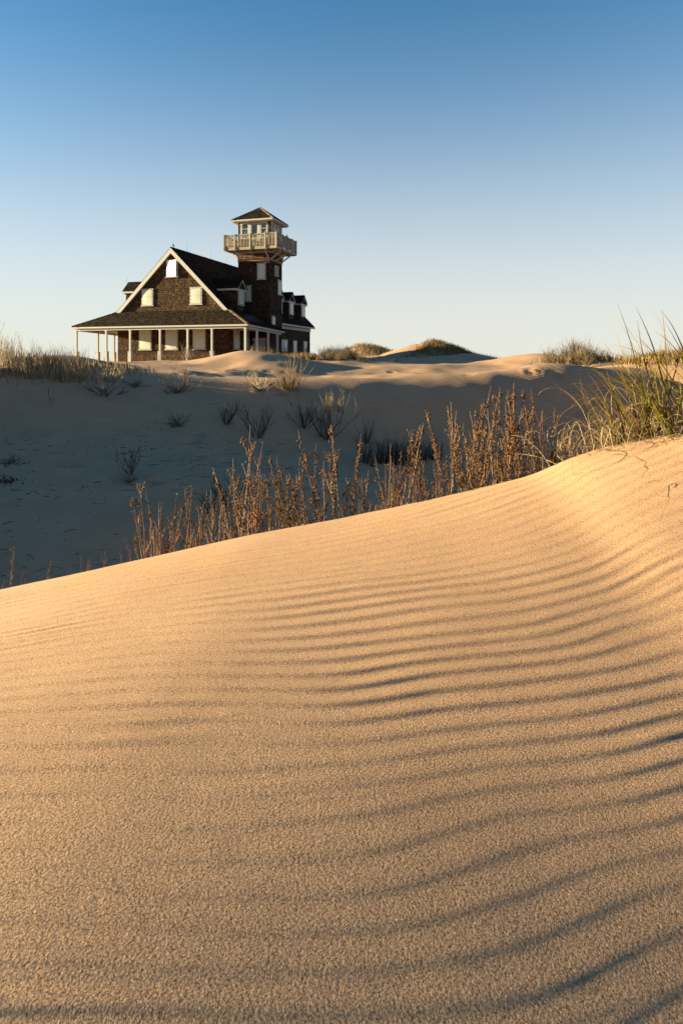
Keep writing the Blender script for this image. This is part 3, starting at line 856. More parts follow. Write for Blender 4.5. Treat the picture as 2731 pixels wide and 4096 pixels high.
def bracket(a, b, c):
    m_ = MB(); m_.bar(a, b, .085, .11, rg.uniform(.5, .8), up=(0, 0, 1)); m_.bar(c, (b[0], b[1], b[2] + .03), .07, .11, .6)
    m_.build('bracket', M['white'], balcony)
for x in (-3.86, -2.44, -1.06):
    bracket((x, TY0 - .06, 8.95), (x, BY0 + .12, BZ - .27), (x, TY0 - .06, BZ - .27))
    bracket((x, TY1 + .06, 8.95), (x, BY1 - .12, BZ - .27), (x, TY1 + .06, BZ - .27))
for y in (6.75, 7.95, 9.15):
    bracket((TX1 + .06, y, 8.95), (BX1 - .12, y, BZ - .27), (TX1 + .06, y, BZ - .27))
    bracket((TX0 - .06, y, 8.95), (BX0 + .12, y, BZ - .27), (TX0 - .06, y, BZ - .27))

# lookout cabin: corner posts, low walls, window bands, glass you can see through
CY0 = TY0 + .02
cm = MB()
cz0, cz1 = BZ, 12.22
for (x, y) in ((TX0, CY0), (TX1 - .2, CY0), (TX0, TY1 - .2), (TX1 - .2, TY1 - .2)):
    cm.box(x, x + .2, y, y + .2, cz0, cz1, .4)
cm.box(TX0 + .2, TX1 - .2, CY0 + .02, CY0 + .1, cz0, 10.75, .4); cm.box(TX0 + .2, TX1 - .2, TY1 - .1, TY1 - .02, cz0, 10.75, .4)
cm.box(TX1 - .1, TX1 - .02, CY0 + .2, TY1 - .2, cz0, 10.85, .4); cm.box(TX0 + .02, TX0 + .1, CY0 + .2, TY1 - .2, cz0, 10.85, .4)
cm.box(TX0 + .05, TX1 - .05, CY0 + .12, TY1 - .12, cz0 + .02, cz0 + .06, .3)
cabin = cm.build('lookout_cabin', M['sheath'], house)
sh = MB()
for (o_, rt, L, hs) in (((TX0, CY0 - .002, 0), E1, TW, 10.72), ((TX1 + .002, CY0, 0), E2, TY1 - CY0, 10.82), ((TX0 - .002, TY1, 0), NE2, TY1 - CY0, 10.82)):
    for pl in ([(0, cz0), (.19, cz0), (.19, 12.2), (0, 12.2)], [(L - .19, cz0), (L, cz0), (L, 12.2), (L - .19, 12.2)], [(.2, cz0), (L - .2, cz0), (L - .2, hs), (.2, hs)]):
        q = shingles(o_, rt, UP, pl, seed=rg.randint(0, 999), row=.15, tone=(.2, .85))
        n0 = len(sh.v); sh.v += q.v; sh.f += [tuple(i + n0 for i in f) for f in q.f]; sh.t += q.t
o = sh.build('cabin_shingle', M['shingle'], cabin); o['kind'] = 'stuff'
def sash(name, o, rt, w_, h_, zrail=None, seed=0):
    o = Vector(o); rt = Vector(rt); up = Vector(UP); n = rt.cross(up)
    def bx(mb, s0, s1, t0, t1, n0, n1, t=.7):
        mb.hexa([tuple(o + rt * s + up * q + n * d) for (s, q, d) in [(s0, t0, n0), (s1, t0, n0), (s1, t0, n1), (s0, t0, n1), (s0, t1, n0), (s1, t1, n0), (s1, t1, n1), (s0, t1, n1)]], t)
    f = MB(); e = .07
    bx(f, -e, 0, -e, h_ + e, -.05, .03); bx(f, w_, w_ + e, -e, h_ + e, -.05, .03); bx(f, 0, w_, -e, 0, -.05, .04); bx(f, 0, w_, h_, h_ + e, -.05, .03)
    if zrail: bx(f, 0, w_, zrail - .02, zrail + .02, -.03, .02)
    f.build(name, M['white'], cabin)
    g = MB(); g.quad(*[tuple(o + rt * s + up * q - n * .02) for s, q in ((0, 0), (w_, 0), (w_, h_), (0, h_))])
    g.build('glass_pane', M['glass'], cabin)
sash('window_sash', (-3.64, CY0, 10.85), E1, .54, 1.22, .80)
sash('window_sash', (-1.80, CY0, 10.85), E1, .48, 1.22, .78)
sash('door_sash', (-2.72, CY0, 10.85), E1, .54, 1.17)
dm = MB(); dm.box(-2.90, -2.80, CY0 - .04, CY0 + .02, cz0, 12.1, .75); dm.box(-2.11, -1.92, CY0 - .04, CY0 + .02, cz0, 12.1, .8); dm.box(-2.80, -2.11, CY0 - .02, CY0 + .02, cz0, 10.78, .35)
dm.box(TX0 + .2, -3.715, CY0 - .03, CY0 + .02, 10.75, 12.2, .7); dm.box(-3.03, -2.90, CY0 - .03, CY0 + .02, 10.75, 12.2, .7); dm.box(-1.25, TX1 - .2, CY0 - .03, CY0 + .02, 10.75, 12.2, .7)
dm.box(-3.715, -1.25, CY0 - .03, CY0 + .02, 12.145, 12.22, .7)
dm.build('door_frame', M['white'], cabin)
for y in (6.98, 7.76, 8.50):
    sash('window_sash', (TX1 - .0, y, 10.95), E2, .42, 1.12, .72)
    sash('window_sash', (TX0 + .0, y + .42, 10.95), NE2, .42, 1.12, .72)
for x in (-3.5, -2.7, -1.9):
    sash('window_sash', (x + .5, TY1, 10.85), NE1, .5, 1.2, .75)
bd = MB()
for (x0, x1) in ((TX1 - .03, TX1 + .02), (TX0 - .02, TX0 + .03)):
    for (y0, y1) in ((6.79, 6.90), (7.48, 7.68), (8.26, 8.42), (9.0, 9.13)): bd.box(x0, x1, y0, y1, 10.85, 12.13, .7)
    bd.box(x0, x1, 6.79, 9.13, 12.135, 12.22, .6)
for (x0, x1) in ((-3.8, -3.58), (-2.92, -2.78), (-2.12, -1.98), (-1.32, -1.2)): bd.box(x0, x1, TY1 - .03, TY1 + .02, 10.75, 12.2, .7)
bd.build('window_trim', M['white'], cabin)
# cabin roof
ex0, ex1, ey0, ey1, ehz = -4.46, -.52, 6.12, 9.78, 12.42
pk = (-2.49, 7.95, 13.80)
cc = [(ex0, ey0, ehz), (ex1, ey0, ehz), (ex1, ey1, ehz), (ex0, ey1, ehz)]
cr_ = MB(); cr_.poly([cc[3], cc[2], cc[1], cc[0]])
for i in range(4): cr_.poly([cc[i], cc[(i + 1) % 4], pk])
for q in range(len(cr_.v)): cr_.v[q] = (cr_.v[q][0], cr_.v[q][1], cr_.v[q][2] - .01)
croof = cr_.build('cabin_roof', M['sheath'], house)
for i in range(4):
    a, b = Vector(cc[i]), Vector(cc[(i + 1) % 4]); mid_ = (a + b) / 2; rt = (b - a); u_ = Vector(pk) - mid_
    shingle_part('roof_shingle', croof, a, rt, u_, [(0, 0), (rt.length, 0), (rt.length / 2, u_.length)], m='roof', seed=71 + i, row=.14, tone=(.2, .85))
    hip_caps('hip_shingle', croof, cc[i], pk, 16, .11, 'hip' if i == 1 else 'roof')  # front right hip takes the paler sunlit colour
fb = MB()
fb.box(ex0 + .01, ex1 - .01, ey0 + .01, ey0 + .05, ehz - .15, ehz - .02, .55); fb.box(ex0 + .01, ex1 - .01, ey1 - .05, ey1 - .01, ehz - .15, ehz - .02, .5)
fb.box(ex0 + .01, ex0 + .05, ey0 + .05, ey1 - .05, ehz - .15, ehz - .02, .5); fb.box(ex1 - .05, ex1 - .01, ey0 + .05, ey1 - .05, ehz - .15, ehz - .02, .5)
fb.build('fascia', M['white'], croof)
fb = MB(); fb.box(ex0 + .06, ex1 - .06, ey0 + .06, ey1 - .06, ehz - .2, ehz - .17, .5); fb.build('soffit', M['ceiling'], croof)

# dormers
def dormer(vc, sgn, seed):
    """sgn 1: on the right slope, -1: on the left"""
    X = lambda u: AX + sgn * (8.2 - u)                # u measured from the right eave line
    fx = X(2.9); hw = .68; zb = 4.2; ze = 6.12; zp = 7.08
    root = MB()
    back = X(2.9 + 2.6)
    base = [(fx, vc - hw, zb), (fx, vc + hw, zb), (fx, vc + hw, ze), (fx, vc, ze + .75), (fx, vc - hw, ze)]
    root.prism(base, (back - fx, 0, 0), .4)
    d = root.build('dormer', M['sheath'], house)
    s_ = shingles((fx, vc - hw, 0) if sgn > 0 else (fx, vc + hw, 0), E2 if sgn > 0 else NE2, UP, [(0, zb), (2 * hw, zb), (2 * hw, ze), (hw, ze + .72), (0, ze)], seed=seed, row=.15, tone=(.15, .7))
    for (yy, rt, st) in ((vc - hw, E1, 1), (vc + hw, NE1, -1)):
        x0 = min(fx, back) if rt == E1 else max(fx, back)
        q = shingles((x0, yy, 0), rt, UP, [(0, zb), (2.6, zb), (2.6, ze), (0, ze)], seed=seed + st + 5, row=.15, tone=(.1, .6))
        n0 = len(s_.v); s_.v += q.v; s_.f += [tuple(i + n0 for i in f) for f in q.f]; s_.t += q.t
    o = s_.build('dormer_shingle', M['shingle'], d); o['kind'] = 'stuff'
    # roof
    ov = .92; xf = X(2.66); xb = X(2.66 + 3.2)
    rm = MB()
    for sd in (1, -1):
        roof_slab(rm, [(xf, vc, zp), (xf, vc + sd * ov, ze + .06), (xb, vc + sd * ov, ze + .06), (xb, vc, zp)], .06)
    rm.build('dormer_roof', M['sheath'], d)
    sm = MB()
    for sd in (1, -1):
        o_ = Vector((xb, vc + sd * ov, ze + .06)) if sd < 0 else Vector((xf, vc + sd * ov, ze + .06))
        if sgn < 0: o_ = Vector((xf, vc + sd * ov, ze + .06)) if sd < 0 else Vector((xb, vc + sd * ov, ze + .06))
        rt = Vector((1, 0, 0)) if sd < 0 else Vector((-1, 0, 0))
        u_ = Vector((0, -sd * ov, zp - ze - .06))
        q = shingles(o_, rt, u_, [(0, 0), (3.2, 0), (3.2, u_.length), (0, u_.length)], seed=seed + 9 + sd, row=.15, tone=(.1, .7))
        n0 = len(sm.v); sm.v += q.v; sm.f += [tuple(i + n0 for i in f) for f in q.f]; sm.t += q.t
    o = sm.build('dormer_roof_shingle', M['roof'], d); o['kind'] = 'stuff'
    # trim: raking boards, return, side eave boards
    tm = MB()
    xa, xb2 = X(2.72), X(2.76)
    for sd in (1, -1):
        tm.prism([(xa, vc, zp - .08), (xa, vc + sd * (ov - .02), ze - .03), (xa, vc + sd * (ov - .02), ze - .17), (xa, vc, zp - .26)], (xb2 - xa, 0, 0), .75)
        tm.box(X(2.72), X(2.72 + 2.9), vc + sd * (ov - .03), vc + sd * (ov + .005), ze - .12, ze + .01, .7)
        tm.box(X(2.78), X(2.72 + 2.9), vc + sd * (hw + .03), vc + sd * (ov - .031), ze - .15, ze - .11, .65)
    tm.box(X(2.78), X(2.87), vc - ov + .03, vc + ov - .03, ze - .2, ze - .0, .7)
    tm.build('dormer_trim', M['white'], d)
    n = 1 if sgn > 0 else -1
    wo = (fx + n * .03, vc - .5, 4.80) if sgn > 0 else (fx + n * .03, vc + .5, 4.80)
    mbw = MB(); 
    f = window('dormer_window', d, wo, E2 if sgn > 0 else NE2, UP, 1.0, 1.14, seed)
    for ch in list(f.children):
        ch.parent = d
for i, v in enumerate((4.73, 13.35, 16.35, 19.8)): dormer(v, 1, 200 + 20 * i)
dormer(4.4, -1, 300)

# lightning rods
for (x, y, z, h_) in ((AX, 5.0, AH, .75), (AX, 9.3, AH, .75), (AX, 12.6, AH, .75), (pk[0], pk[1], pk[2] - .02, .48), (-2.9, 19.8, 7.05, .7), (-13.9, 4.4, 7.05, .7), (AX, 19, AH, .7)):
    m_ = MB(); m_.tube([(x, y, z), (x, y, z + h_)], .014, .006, 5); m_.tube([(x, y, z), (x, y, z + .08)], .03, .02, 5); m_.build('lightning_rod', M['iron'], house)
wr = MB()
wr.tube([(ex0 + .25, ey0 + .3, ehz - .16), (ex0 + .5, ey0 + .25, ehz - .5), (TX0 - .02, CY0 - .03, ehz - .45)], .01, .01, 4); wr.build('cable', M['iron'], house)

# birds
def bird(loc, rz, sc, label, nm='bird'):
    mb = MB()
    prof = [(-.16, .015, .02), (-.10, .035, .045), (-.03, .055, .075), (.04, .06, .09), (.09, .048, .085), (.12, .035, .12), (.15, .036, .15), (.18, .026, .16), (.195, .008, .158)]
    n = 8
    for i, (x, r_, z) in enumerate(prof):
        for k in range(n):
            a = 2 * math.pi * k / n
            mb.v.append((x * .62, r_ * math.cos(a), z + .03 + r_ * math.sin(a)))
    for i in range(len(prof) - 1):
        for k in range(n):
            k2 = (k + 1) % n
            mb.f.append((i * n + k, i * n + k2, (i + 1) * n + k2, (i + 1) * n + k)); mb.t.append(.35 + .05 * i)
    o = mb.build(nm, M['feather'], None, smooth=True)
    o.location = loc; o.rotation_euler = (0, R(-38), rz); o.scale = (sc,) * 3
    tag(o, label, 'bird', 'birds perched on the house')
    w_ = MB(); w_.hexa([(-.12, .045, .07), (.06, .062, .07), (.06, .05, .07), (-.12, .03, .07), (-.08, .05, .12), (.06, .062, .15), (.06, .05, .15), (-.08, .035, .12)], .2)
    w_.hexa([(-.12, -.03, .07), (.06, -.05, .07), (.06, -.062, .07), (-.12, -.045, .07), (-.08, -.035, .12), (.06, -.05, .15), (.06, -.062, .15), (-.08, -.05, .12)], .2)
    w_.build('wing', M['feather'], o)
    b_ = MB(); b_.tube([(.118, 0, .188), (.15, 0, .182)], .008, .002, 5, .1); b_.build('beak', M['bolt'], o)
    l_ = MB(); l_.tube([(.01, .02, .05), (.045, .02, -.03)], .006, .005, 4, .1); l_.tube([(.01, -.02, .05), (.045, -.02, -.03)], .006, .005, 4, .1); l_.build('leg', M['bolt'], o)
def to_world(x, y, z):
    return house.matrix_basis @ Vector((x, y, z))
rz = math.atan2(-0.2935, 0.956)
house.rotation_euler = (0, 0, rz)
Mh = Matrix.Translation((-7.21, 50.0, 0)) @ Matrix.Rotation(rz, 4, 'Z')
bird(Mh @ Vector((AX, FV + .05, AH + .09)), R(185), 1.25, 'small brown bird perched on the peak of the front gable')
bird(Mh @ Vector((BX1 - .03, 7.85, BZ + 1.11)), R(60), .9, 'small dark bird perched on the balcony railing of the tower')

# ------------------------------------------------------------------ plants
rp_ = random.Random(77)

def branch_curve(rr, p, d, L, n, wob, up=0.0, gravity=0.0):
    pts = [Vector(p)]; d = Vector(d).normalized()
    for i in range(n):
        d = (d + Vector((rr.uniform(-1, 1), rr.uniform(-1, 1), rr.uniform(-1, 1))) * wob + Vector((0, 0, up)) - Vector((0, 0, gravity))).normalized()
        pts.append(pts[-1] + d * (L / n))
    return pts

def add_capsule(mb, p, r, rr, t):
    """a small ribbed pod: six-sided, tapered at both ends"""
    d = Vector((rr.uniform(-.6, .6), rr.uniform(-.6, .6), rr.uniform(.3, 1))).normalized()
    a = d.cross(Vector((.3, .9, .1))).normalized(); b = d.cross(a)
    n = len(mb.v)
    mb.v.append(tuple(p - d * r * .9))
    for h, q in ((-.25, .75), (.55, .6)):
        for k in range(5):
            th = 2 * math.pi * k / 5
            mb.v.append(tuple(p + d * (r * h) + (a * math.cos(th) + b * math.sin(th)) * (r * q)))
    mb.v.append(tuple(p + d * r * 1.15))
    for k in range(5):
        k2 = (k + 1) % 5
        mb.f += [(n, n + 1 + k2, n + 1 + k), (n + 1 + k, n + 1 + k2, n + 6 + k2, n + 6 + k), (n + 6 + k, n + 6 + k2, n + 11)]
        mb.t += [t, t, t * .8]

def stalk_meshes(seed, red=False, leafy=False):
    """one unit-tall dead seed-stalk plant: [(stem, seed_head) ...], [leaf ...] meshes"""
    rr = random.Random(seed)
    out, leaves = [], []
    ns = rr.choice((1, 2, 2, 3))
    m = 'redstem' if red else 'stalk'
    for s in range(ns):
        st, cp = MB(), MB()
        L = rr.uniform(.6, .97) if s else 1.0
        az = rr.uniform(0, 6.28); ln = rr.uniform(.03, .30)
        p0 = Vector((rr.uniform(-.03, .03), rr.uniform(-.03, .03), -.25))
        pts = branch_curve(rr, p0, (math.cos(az) * ln - .08, math.sin(az) * ln, 1), L + .25, 10, .06, .07)
        st.tube(pts, rr.uniform(.0044, .0068), .0014, 5, rr.uniform(.45, .95))
        tw = []
        for k in range(rr.randint(2, 6)):
            i = rr.randint(3, 9); q = pts[i]
            a2 = rr.uniform(0, 6.28)
            t_ = branch_curve(rr, q, (math.cos(a2) * .6, math.sin(a2) * .6, .9), rr.uniform(.10, .34) * (1.2 - i * .08), 5, .09, .16)
            st.tube(t_, .0036, .0013, 3, rr.uniform(.3, .9)); tw.append(t_)
        bare = rr.random() < .15 or (red and not leafy)
        for c, (pp, lo) in enumerate([(pts, rr.uniform(.40, .64))] + [(t_, rr.uniform(.35, .6)) for t_ in tw]):
            if bare: continue
            n = len(pp) - 1
            step = rr.uniform(.010, .018) if c == 0 else rr.uniform(.05, .11)
            top = rr.uniform(.90, .97); f = lo
            while f < top:
                i = min(int(f * n), n - 1); q = pp[i].lerp(pp[i + 1], f * n - i)
                for m_ in range(rr.choice((1, 1, 2, 3))):
                    off = Vector((rr.gauss(0, 1), rr.gauss(0, 1), rr.gauss(0, .5))) * .012
                    add_capsule(cp, q + off, rr.uniform(.0075, .0125), rr, rr.uniform(.0, .9))
                f += step * rr.uniform(.5, 2.0)
        if leafy and s == 0:
            for c2, q in ((0, pts[-1]), (1, pts[7]), (2, pts[5])):
                for k in range(5 if c2 == 0 else 2):
                    a2 = rr.uniform(0, 6.28); d = Vector((math.cos(a2), math.sin(a2), .6)); w_ = Vector((-math.sin(a2), math.cos(a2), 0))
                    l_ = rr.uniform(.028, .048)
                    m1 = q + d * l_ * .5 + Vector((0, 0, .006)); e = q + d * l_
                    lf = MB()
                    lf.poly([q, m1 + w_ * l_ * .28, e, m1], rr.random()); lf.poly([q, m1, e, m1 - w_ * l_ * .28], rr.random())
                    leaves.append(lf.build('leaf', M['leaf'], obj=False))
        out.append((st.build('stem', M[m], smooth=True, obj=False), cp.build('seed_head', M['capsule'], obj=False) if cp.f else None))
    return out, leaves

PROTO = [stalk_meshes(100 + i) for i in range(14)]
LEAFY = [stalk_meshes(150 + i, red=True, leafy=True) for i in range(3)]
BARE = [stalk_meshes(170, red=True)]

def plant_from(meshes, name, loc, rz, sc, lean=(0, 0), label='', cat='', group=None):
    r = empty(name, loc, rz)
    r.rotation_euler = (lean[0], lean[1], rz)
    r.scale = (sc, sc, sc)
    for st, hd in meshes[0]:
        s_ = link('stem', st, r)
        if hd: o = link('seed_head', hd, s_); o['kind'] = 'stuff'
    for me in meshes[1]: link('leaf', me, r)
    return tag(r, label, cat, group)

# silhouette of the row above the brow: x in the photo, highest tip there
TOPX = [0, 20, 60, 100, 150, 185, 255, 300, 340, 380, 440, 485, 520, 545, 590, 650, 700, 745, 790, 830, 870, 912, 940, 975, 1010, 1042, 1080, 1115, 1150, 1190, 1230, 1260, 1285, 1330]
TOPY = [1250, 1238, 1310, 1285, 1300, 1265, 1255, 1235, 1100, 1120, 1125, 1080, 1110, 985, 1010, 1045, 1040, 985, 980, 1060, 1055, 962, 1030, 990, 995, 878, 915, 905, 885, 900, 882, 905, 985, 1010]
def brow_z(x): return float(np.interp(x, _gx, _gz))
def place_stalk(px, depth, frac, meshes, label, group, lean=None, name='seed_stalk'):
    x = (px * DS - CX_) / F_ * depth
    zg = gz(x, depth)
    ytop = float(np.interp(px, TOPX, TOPY))
    ztop = (HY_ - ytop * DS) / F_ * depth
    zb = brow_z(x)
    h = max(.12, (ztop - zg) * frac) / 1.0
    if lean is None: lean = (rp_.uniform(-.08, .08), rp_.uniform(-.16, .02))
    return plant_from(meshes, name, (x, depth, zg - .01), rp_.uniform(0, 6.28), h, lean, label, 'dry plant', group)

MARKS = [(30, 'at the left end of the brow'), (80, 'second from the left end of the brow'), (130, 'below the left thicket'), (260, 'below the left porch corner'),
         (330, 'left of the first stalk clump'), (368, 'left in first clump, below left gable window'), (402, 'in the first clump, below the gable peak'), (440, 'in the first clump, below the right porch wall'),
         (478, 'in the first clump, below the right gable window'), (520, 'at the right side of the first clump'), (556, 'below the near porch corner'), (585, 'below the left side of the tower'), (625, 'below the tower'),
         (665, 'below the tower and the wing'), (705, 'below the three dormers of the wing'), (745, 'below the large thin hollow shrub'), (780, 'below the brown shrubs right of the house'), (830, 'below the smaller far dune'),
         (875, 'before the left end of the black brush row'), (920, 'before the middle of the black brush row'), (960, 'below the peak of the larger far dune'), (1020, 'below the right flank of the larger far dune'),
         (1062, 'at the left side of the tall stand'), (1098, 'left of the centre of the tall stand'), (1134, 'in the tall stand, left of its centre line'), (1170, 'in the centre of the tall stand'),
         (1206, 'right of the centre of the tall stand'), (1244, 'below the small crest on the right skyline'), (1300, 'at the right side of the tall stand'), (1345, 'left of the green beach grass'), (1395, 'among the leftmost green blades'), (1600, 'among the dense green beach grass')]
seen_ = {}
def stalk_label(px, frac, row):
    m_ = [t for a, t in MARKS if px < a][0]
    size = 'tallest' if row == 'front' and frac >= .95 else ('tall' if frac > .72 else ('half-height' if frac > .57 else 'low'))
    lab = '%s dry seed stalk %s' % (size, m_)
    return lab, 'dry seed stalks along the dune brow'
main = [(12, .98), (22, .8), (50, .9), (95, .95), (180, .95), (196, .7), (345, 1.0), (352, .9), (410, 1.0), (440, .98), (487, 1.0), (540, 1.0), (556, .9), (590, .98), (650, 1.0), (702, 1.0),
        (745, 1.0), (790, 1.0), (872, 1.0), (912, 1.0), (975, 1.0), (1042, 1.0), (1062, .86), (1090, 1.0), (1122, .98), (1152, 1.0), (1182, .98), (1206, .97), (1232, 1.0), (1262, 1.0)]
n_ = 0
for px, fr_ in main:
    l, g = stalk_label(px, fr_, 'front')
    place_stalk(px + rp_.uniform(2, 14), rp_.uniform(4.72, 5.0), fr_ * 1.06, PROTO[n_ % 14], l, g); n_ += 1
for px0, px1, cnt in ((335, 520, 17), (520, 860, 34), (860, 1020, 18), (1020, 1290, 40), (1310, 1470, 18)):
    for i in range(cnt):
        px = px0 + (px1 - px0) * (i + rp_.random()) / cnt
        fr_ = rp_.uniform(.42, .9)
        l, g = stalk_label(px, fr_, 'back')
        place_stalk(px, rp_.uniform(4.7, 5.7), fr_, PROTO[rp_.randrange(14)], l, g)
# stalks with living leaves
for px, fr_, lab, ms in ((250, .9, 'short reddish stem with a yellow leaf tuft left of the first stalk clump', LEAFY[0]), (284, .95, 'bare reddish stem leaning over the brow left of the first stalk clump', BARE[0]), (304, .9, 'slim reddish stem close beside the first stalk clump', BARE[0]),
                     (386, .9, 'stalk with a yellow leaf at its top within the first clump', LEAFY[1]), (584, .99, 'tall stalk with a yellow green leaf tuft at its tip below the tower', LEAFY[2]), (915, .82, 'stalk with a green leaf rosette at its tip before the tall stand', LEAFY[0]),
                     (900, .6, 'lower stalk with small green leaves before the tall stand', LEAFY[1]), (1268, .98, 'dark red bare stalk at the right edge of the tall stand', BARE[0]), (1322, .95, 'bare red stem just left of the beach grass', BARE[0]), (1350, .8, 'stem with yellow green leaves at the foot of the beach grass', LEAFY[2])):
    o = place_stalk(px, rp_.uniform(4.7, 4.9), fr_, ms, lab, None, (0, -.12), 'leafy_stalk' if ms is not BARE[0] else 'bare_stalk'); n_ += 1

# old post among the tall stalks
pz = ray(1268, 1050, 5.15)
pm_ = MB(); zb_ = gz(pz[0], 5.15) - .3
pm_.hexa([(pz[0] - .022, 5.128, zb_), (pz[0] + .022, 5.128, zb_), (pz[0] + .022, 5.172, zb_), (pz[0] - .022, 5.172, zb_), (pz[0] - .019, 5.131, pz[2] + .05), (pz[0] + .020, 5.13, pz[2] + .066), (pz[0] + .02, 5.17, pz[2] + .06), (pz[0] - .02, 5.17, pz[2] + .045)], .3)
tag(pm_.build('wooden_post', M['twig']), 'short dark wooden post standing among the tall stalks', 'post')

# beach grass
def blade_mesh(seed, m, curl=0.0, L=1.0, wd=.0072):
    rr = random.Random(seed); mb = MB()
    n = 16
    d = Vector((0, 0, 1)); p = Vector((0, 0, -.06)); bend = rr.uniform(.25, .75) + curl
    L_, C_, R_ = [], [], []
    for i in range(n + 1):
        f = i / n
        th = bend * f ** 1.7 * 1.1 + curl * max(0, f - .45) ** 1.4 * 5.0
        dx = math.sin(th); dz = math.cos(th)
        if i: p = p + Vector((dx, rr.uniform(-.03, .03), dz)) * (L / n)
        w_ = wd * (1 - f ** 2.2) * (0.65 + .5 * min(1, f * 5)) + .0006
        L_.append(p + Vector((-dz * w_ * .45, -w_, dx * w_ * .45))); C_.append(Vector(p)); R_.append(p + Vector((-dz * w_ * .45, w_, dx * w_ * .45)))
    for i in range(n):
        f = i / n; t = .30 + .5 * f ** 3 + rr.uniform(-.06, .06)
        mb.quad(L_[i], C_[i], C_[i + 1], L_[i + 1], t); mb.quad(C_[i], R_[i], R_[i + 1], C_[i + 1], t + .12)
    return mb.build('blade', M[m], smooth=False, obj=False)

def curl_mesh(seed):
    rr = random.Random(seed); mb = MB()
    p = Vector((0, 0, -.02)); th = rr.uniform(.1, .9); k = rr.uniform(.07, .26) * rr.choice((-1, 1)); L = rr.uniform(.35, .9)
    pts = [p]; y = 0
    gam = rr.uniform(.6, 2.0); tw_ = rr.uniform(-.6, .6); n = rr.randint(26, 40)
    for i in range(n):
        f = i / n
        th += k * (.25 + gam * f ** 2 * 2.2)
        p = p + Vector((math.sin(th), tw_ * .5, math.cos(th) + .05)) * (L / n)
        if p.z < .0: p.z = .003
        pts.append(p)
    mb.tube(pts, rr.uniform(.0018, .0032), .0007, 3, rr.uniform(.1, .95))
    return mb.build('dry_curl', M['straw'], smooth=True, obj=False)
BL = [blade_mesh(400 + i, 'green') for i in range(9)] + [blade_mesh(420 + i, 'green', curl=.35) for i in range(3)]
RU = [blade_mesh(440 + i, 'rust', curl=.5, wd=.0035) for i in range(4)]
CU = [curl_mesh(460 + i) for i in range(24)]
def grass_clump(px, depth, nb, nc, hmin, hmax, lab, lean=-.5, name='beach_grass', nrust=3):
    x = (px * DS - CX_) / F_ * depth
    z = gz(x, depth)
    r = empty(name, (x, depth, z)); tag(r, lab, 'grass clump', 'beach grass clumps on the right of the brow')
    def put(nm, me, sc, spread, lo, hi, side):
        o = link(nm, me, r)
        ox, oy = rp_.gauss(0, spread), rp_.gauss(0, spread * .7)
        oz = gz(x + ox, depth + oy) - z
        o.location = (ox, oy, oz)
        a = math.pi + rp_.gauss(0, .7) if rp_.random() < side else rp_.uniform(0, 6.28)
        o.rotation_euler = (rp_.gauss(0, .14), rp_.uniform(lo, hi), a)
        o.scale = (sc, sc, sc)
    for i in range(int(nb * 1.35)): put('blade', rp_.choice(BL), rp_.uniform(hmin, hmax), .05, 0.05, .75, .75)
    for i in range(nrust): put('rusty_blade', rp_.choice(RU), rp_.uniform(hmin, hmax) * .85, .05, .2, .8, .7)
    for i in range(int(nc * 1.2)): put('dry_curl', rp_.choice(CU), rp_.uniform(.35, 1.0), .10, -.7, 1.1, .4)
    return r
grass_clump(1300, 4.62, 0, 18, .3, .5, 'tangle of pale dry grass curls at the right foot of the tall stalks', name='dry_grass', nrust=1)
grass_clump(1345, 4.62, 2, 20, .35, .6, 'low mass of golden curls left of the first green blades', nrust=4)
GC = {}
GC[0] = grass_clump(1395, 4.50, 4, 24, .40, .68, 'leftmost clump with few green blades leaning far to the left')
GC[1] = grass_clump(1430, 4.48, 8, 26, .45, .85, 'second clump of arching green blades above curled straw', nrust=5)
GC[2] = grass_clump(1475, 4.42, 9, 20, .55, .92, 'tall clump whose longest blade leans up to the left against the sky', nrust=5)
GC[3] = grass_clump(1512, 4.45, 11, 20, .55, .95, 'dense green clump with blades standing against the sky near the right edge', nrust=5)
grass_clump(1548, 4.32, 12, 18, .55, 1.0, 'upright green clump at the right edge, its blades rooted in lit sand')
grass_clump(1598, 4.40, 12, 14, .6, 1.0, 'outermost clump of green blades reaching in from the right edge')
grass_clump(1545, 5.0, 10, 16, .5, .9, 'shaded grass clump behind the upright clump at the right edge')
grass_clump(1460, 4.95, 7, 16, .45, .8, 'shaded grass clump behind the second arching clump', nrust=5)
# single long blades that give the clump its outline
def long_blade(root, px0, depth, px1, py1, bow, wd, lab):
    a = Vector(ray(px0, 0, depth)); a.z = gz(a.x, depth) - .05
    b = Vector(ray(px1, py1, depth - .1))
    mb = MB(); n = 18; prev = None
    perp = Vector((b.z - a.z, 0, -(b.x - a.x))).normalized()
    for i in range(n + 1):
        f = i / n
        p = a.lerp(b, f) + perp * (bow * math.sin(math.pi * f ** 1.3) * (b - a).length)
        w_ = wd * (1 - f ** 2) + .0007
        q = (p - perp * w_ + Vector((0, .4 * w_, 0)), p + Vector((0, -.3 * w_, 0)), p + perp * w_ + Vector((0, .4 * w_, 0)))
        if prev:
            t = .25 + .5 * f ** 3
            mb.quad(prev[0], prev[1], q[1], q[0], t); mb.quad(prev[1], prev[2], q[2], q[1], t + .15)
        prev = q
    o = mb.build('blade', M['green'], root); o.location = -root.location; o['label'] = lab
long_blade(GC[2], 1492, 4.42, 1418, 700, .03, .0055, 'long straight green blade slanting up left highest over the grass clumps')
long_blade(GC[3], 1535, 4.42, 1462, 735, -.03, .0055, 'long green blade right of the highest slanting blade')
long_blade(GC[3], 1530, 4.42, 1519, 712, .02, .005, 'nearly upright green blade ending against the sky by the right edge')
long_blade(GC[0], 1440, 4.5, 1330, 868, -.12, .005, 'arching green blade bowed out over the shaded hollow to the left')
